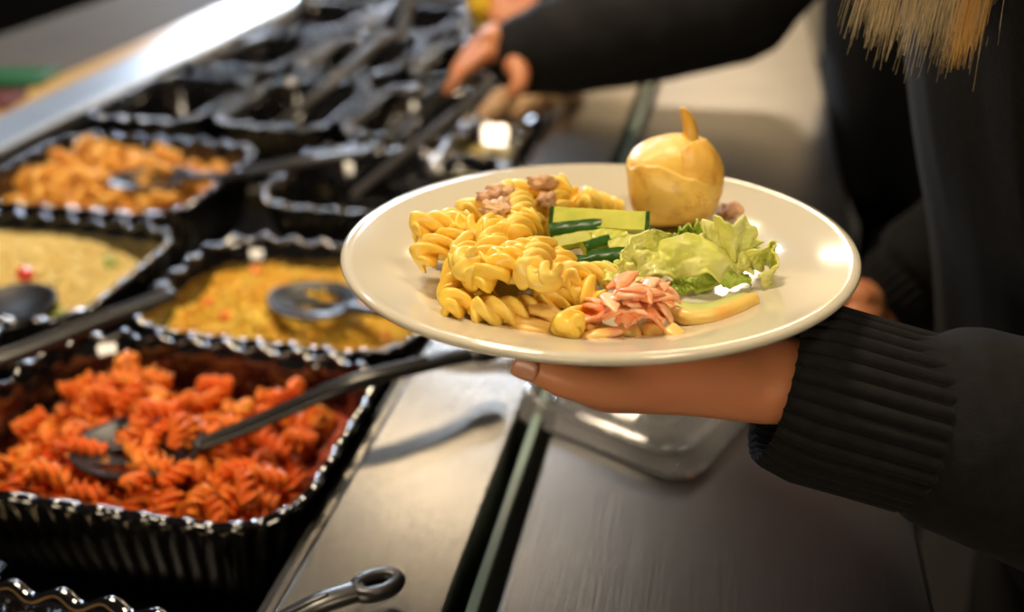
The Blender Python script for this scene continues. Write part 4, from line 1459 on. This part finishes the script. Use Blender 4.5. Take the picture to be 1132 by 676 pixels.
hd_t = 0.515
strands('hair', [V3((.125, .572, 1.50)), V3((.128, .566, 1.50)), V3((.134, .560, 1.50)), V3((.142, .555, 1.50)), V3((.150, .552, 1.50))],
        [at(955, -8, hd_t), at(972, 8, hd_t), at(994, 16, hd_t), at(1014, 24, hd_t), at(1034, 6, hd_t)], 1100, 'hair', near, seed=1, spread=.0050)
strands('hair', [V3((.145, .556, 1.50)), V3((.158, .550, 1.50))], [at(1064, 32, hd_t), at(1090, 14, hd_t)], 650, 'hair_gold', near, seed=2, spread=.0032)
strands('hair', [V3((.134, .560, 1.50)), V3((.150, .552, 1.50)), V3((.172, .548, 1.50))], [at(1036, 8, hd_t), at(1060, 26, hd_t), at(1125, -8, hd_t)], 520, 'hair', near, seed=3, spread=.0070)
cap = []
cap.append(tube([headc + V3((.02, 0, .10)), headc + V3((.03, 0, .03)), headc + V3((.045, 0, -.06)), headc + V3((.06, 0, -.16))], [(.06, .06), (.092, .088), (.088, .07), (.07, .045)], FD, 24))
cap.append(tube([headc + V3((-.02, -.085, .05)), headc + V3((.0, -.098, -.05)), headc + V3((-.02, -.105, -.13))], [.03, .032, .026], FD, 14))
cap.append(tube([headc + V3((-.02, .085, .05)), headc + V3((.0, .098, -.05)), headc + V3((.01, .105, -.16))], [.03, .032, .024], FD, 14))
fuse('hair', cap, 0.006, 4, 'hair', near)

# ---- the far person: reaches for the tongs
fp_ = empty('person')
tag(fp_, 'person in dark jacket reaching across to the tongs, behind the plate holder', 'person')
hipc, chest, neckb, headc = V3((.272, 1.50, .98)), V3((.245, 1.49, 1.22)), V3((.225, 1.48, 1.43)), V3((.195, 1.48, 1.60))
shl, shr = V3((.235, 1.305, 1.355)), V3((.255, 1.665, 1.355))
ell, wrl = at(815, 0, 1.14), at(578, 62, 1.20)
elr, wrr = V3((.06, 1.66, 1.10)), at(598, -4, 1.50)
hl, hr = (.325, 1.41, .92), (.325, 1.58, .92)
body = [tube([hipc, chest, neckb - V3((0, 0, .06))], [(.150, .105), (.150, .105), (.10, .07)], FD, 24), tube([neckb - V3((0, 0, .08)), headc - V3((-.01, 0, .06))], [.062, .052], FD, 16)]
body += face_bits(headc, FD)
body += legs_parts(hl, hr, 0.92)
for a, b, c in ((shl, ell, wrl), (shr, elr, wrr)):
    body.append(tube([a, a.lerp(b, .5), b], [.050, .044, .036], (0, 0, 1), 16))
    body.append(tube([b, b.lerp(c, .4), c], [.036, .037, .025], (0, 0, 1), 16))
    body.append(tube([(neckb + V3((0, 0, -.05))).lerp(a, .3), a], [.06, .05], FD, 12))
kn = [at(538, 58, 1.175), at(535, 48, 1.195), at(538, 40, 1.215), at(545, 34, 1.235)]
fg = [[at(518, 74, 1.17), at(505, 88, 1.17), at(495, 100, 1.175)], [at(515, 66, 1.195), at(505, 80, 1.195), at(512, 92, 1.19)],
      [at(518, 60, 1.22), at(510, 76, 1.222), at(520, 90, 1.21)], [at(525, 54, 1.24), at(518, 70, 1.245), at(528, 84, 1.23)]]
th = [at(572, 72, 1.17), at(575, 84, 1.155), at(574, 95, 1.15), at(566, 102, 1.15)]
body += hand_parts(wrl, kn, fg, th, (0, 0, 1), 1.08)
body.append(tube([wrl, at(545, 48, 1.20)], [(.022, .024), (.036, .018)], tuple(UP), 16))
kn = [at(572, 8, 1.47), at(570, 2, 1.49), at(570, -4, 1.51), at(573, -10, 1.53)]
fg = [[at(556, 14, 1.465), at(547, 18, 1.47), at(541, 14, 1.475)], [at(553, 8, 1.485), at(544, 12, 1.485), at(539, 8, 1.49)], [at(554, 0, 1.51), at(546, 4, 1.51), at(540, 0, 1.51)], [at(558, -8, 1.53), at(550, -4, 1.53), at(545, -8, 1.53)]]
th = [at(585, 10, 1.46), at(570, 18, 1.455), at(558, 22, 1.455), at(548, 24, 1.46)]
body += hand_parts(wrr, kn, fg, th, (0, 0, 1), 1.05)
body.append(tube([wrr, at(573, -2, 1.49)], [(.022, .024), (.034, .018)], tuple(UP), 16))
fuse('body', body, 0.003, 6, 'skin', fp_)
eyes(headc, FD, fp_)
sw = [tube([hipc - V3((-.045, 0, .16)), hipc, hipc.lerp(chest, .5), chest, chest + V3((-.012, 0, .10)), neckb - V3((0, 0, .045)), neckb + V3((0, 0, 0))],
           [(.185, .142), (.182, .140), (.184, .138), (.186, .132), (.178, .12), (.120, .085), (.075, .066)], FD, 40, True, lambda i, f: 1 + .014 * math.sin(f * 7 + i * 5))]
for a, b, c in ((shl, ell, wrl), (shr, elr, wrr)):
    sw.append(tube([a, a.lerp(b, .5), b], [.082, .072, .066], (0, 0, 1), 28, True, folds))
    sw.append(tube([b, b.lerp(c, .35), b.lerp(c, .8), b.lerp(c, .97)], [.072, .070, .060, .050], (0, 0, 1), 28, True, folds))
    sw.append(tube([neckb.lerp(a, .15) - V3((0, 0, .03)), a], [.080, .076], FD, 20))
fuse('jacket', sw, 0.006, 4, 'jacket', fp_)
fuse('trousers', legs_parts(hl, hr, 1.12) + [tube([hipc - V3((0, 0, .16)), hipc - V3((0, 0, .06))], [(.155, .100), (.15, .100)], FD, 24)], 0.008, 4, 'jeans', fp_)
shoes(hl, hr, fp_)
fuse('hair', [tube([headc + V3((.02, 0, .10)), headc + V3((.03, 0, .03)), headc + V3((.045, 0, -.07))], [(.06, .06), (.090, .086), (.075, .06)], FD, 24)], 0.006, 4, 'hair_brown', fp_)

# yellow fruit between the far fingers
lem = empty('lemon_wedge', at(531, 8, 1.485))
tag(lem, 'bright yellow piece of fruit held by the far hand at the top', 'fruit')
V, Fc = tube([V3((-.006, 0, .022)), V3((0, 0, 0)), V3((.002, 0, -.024))], [(.015, .014), (.021, .018), (.010, .009)], (0, 1, 0), 16)
mk('peel', V, Fc, 'lemon', lem)
V, Fc = tube([V3((-.006, 0, .036)), V3((-.006, 0, .042))], [.005, .003], (0, 1, 0), 8)
mk('tip', V, Fc, 'lemon', lem)
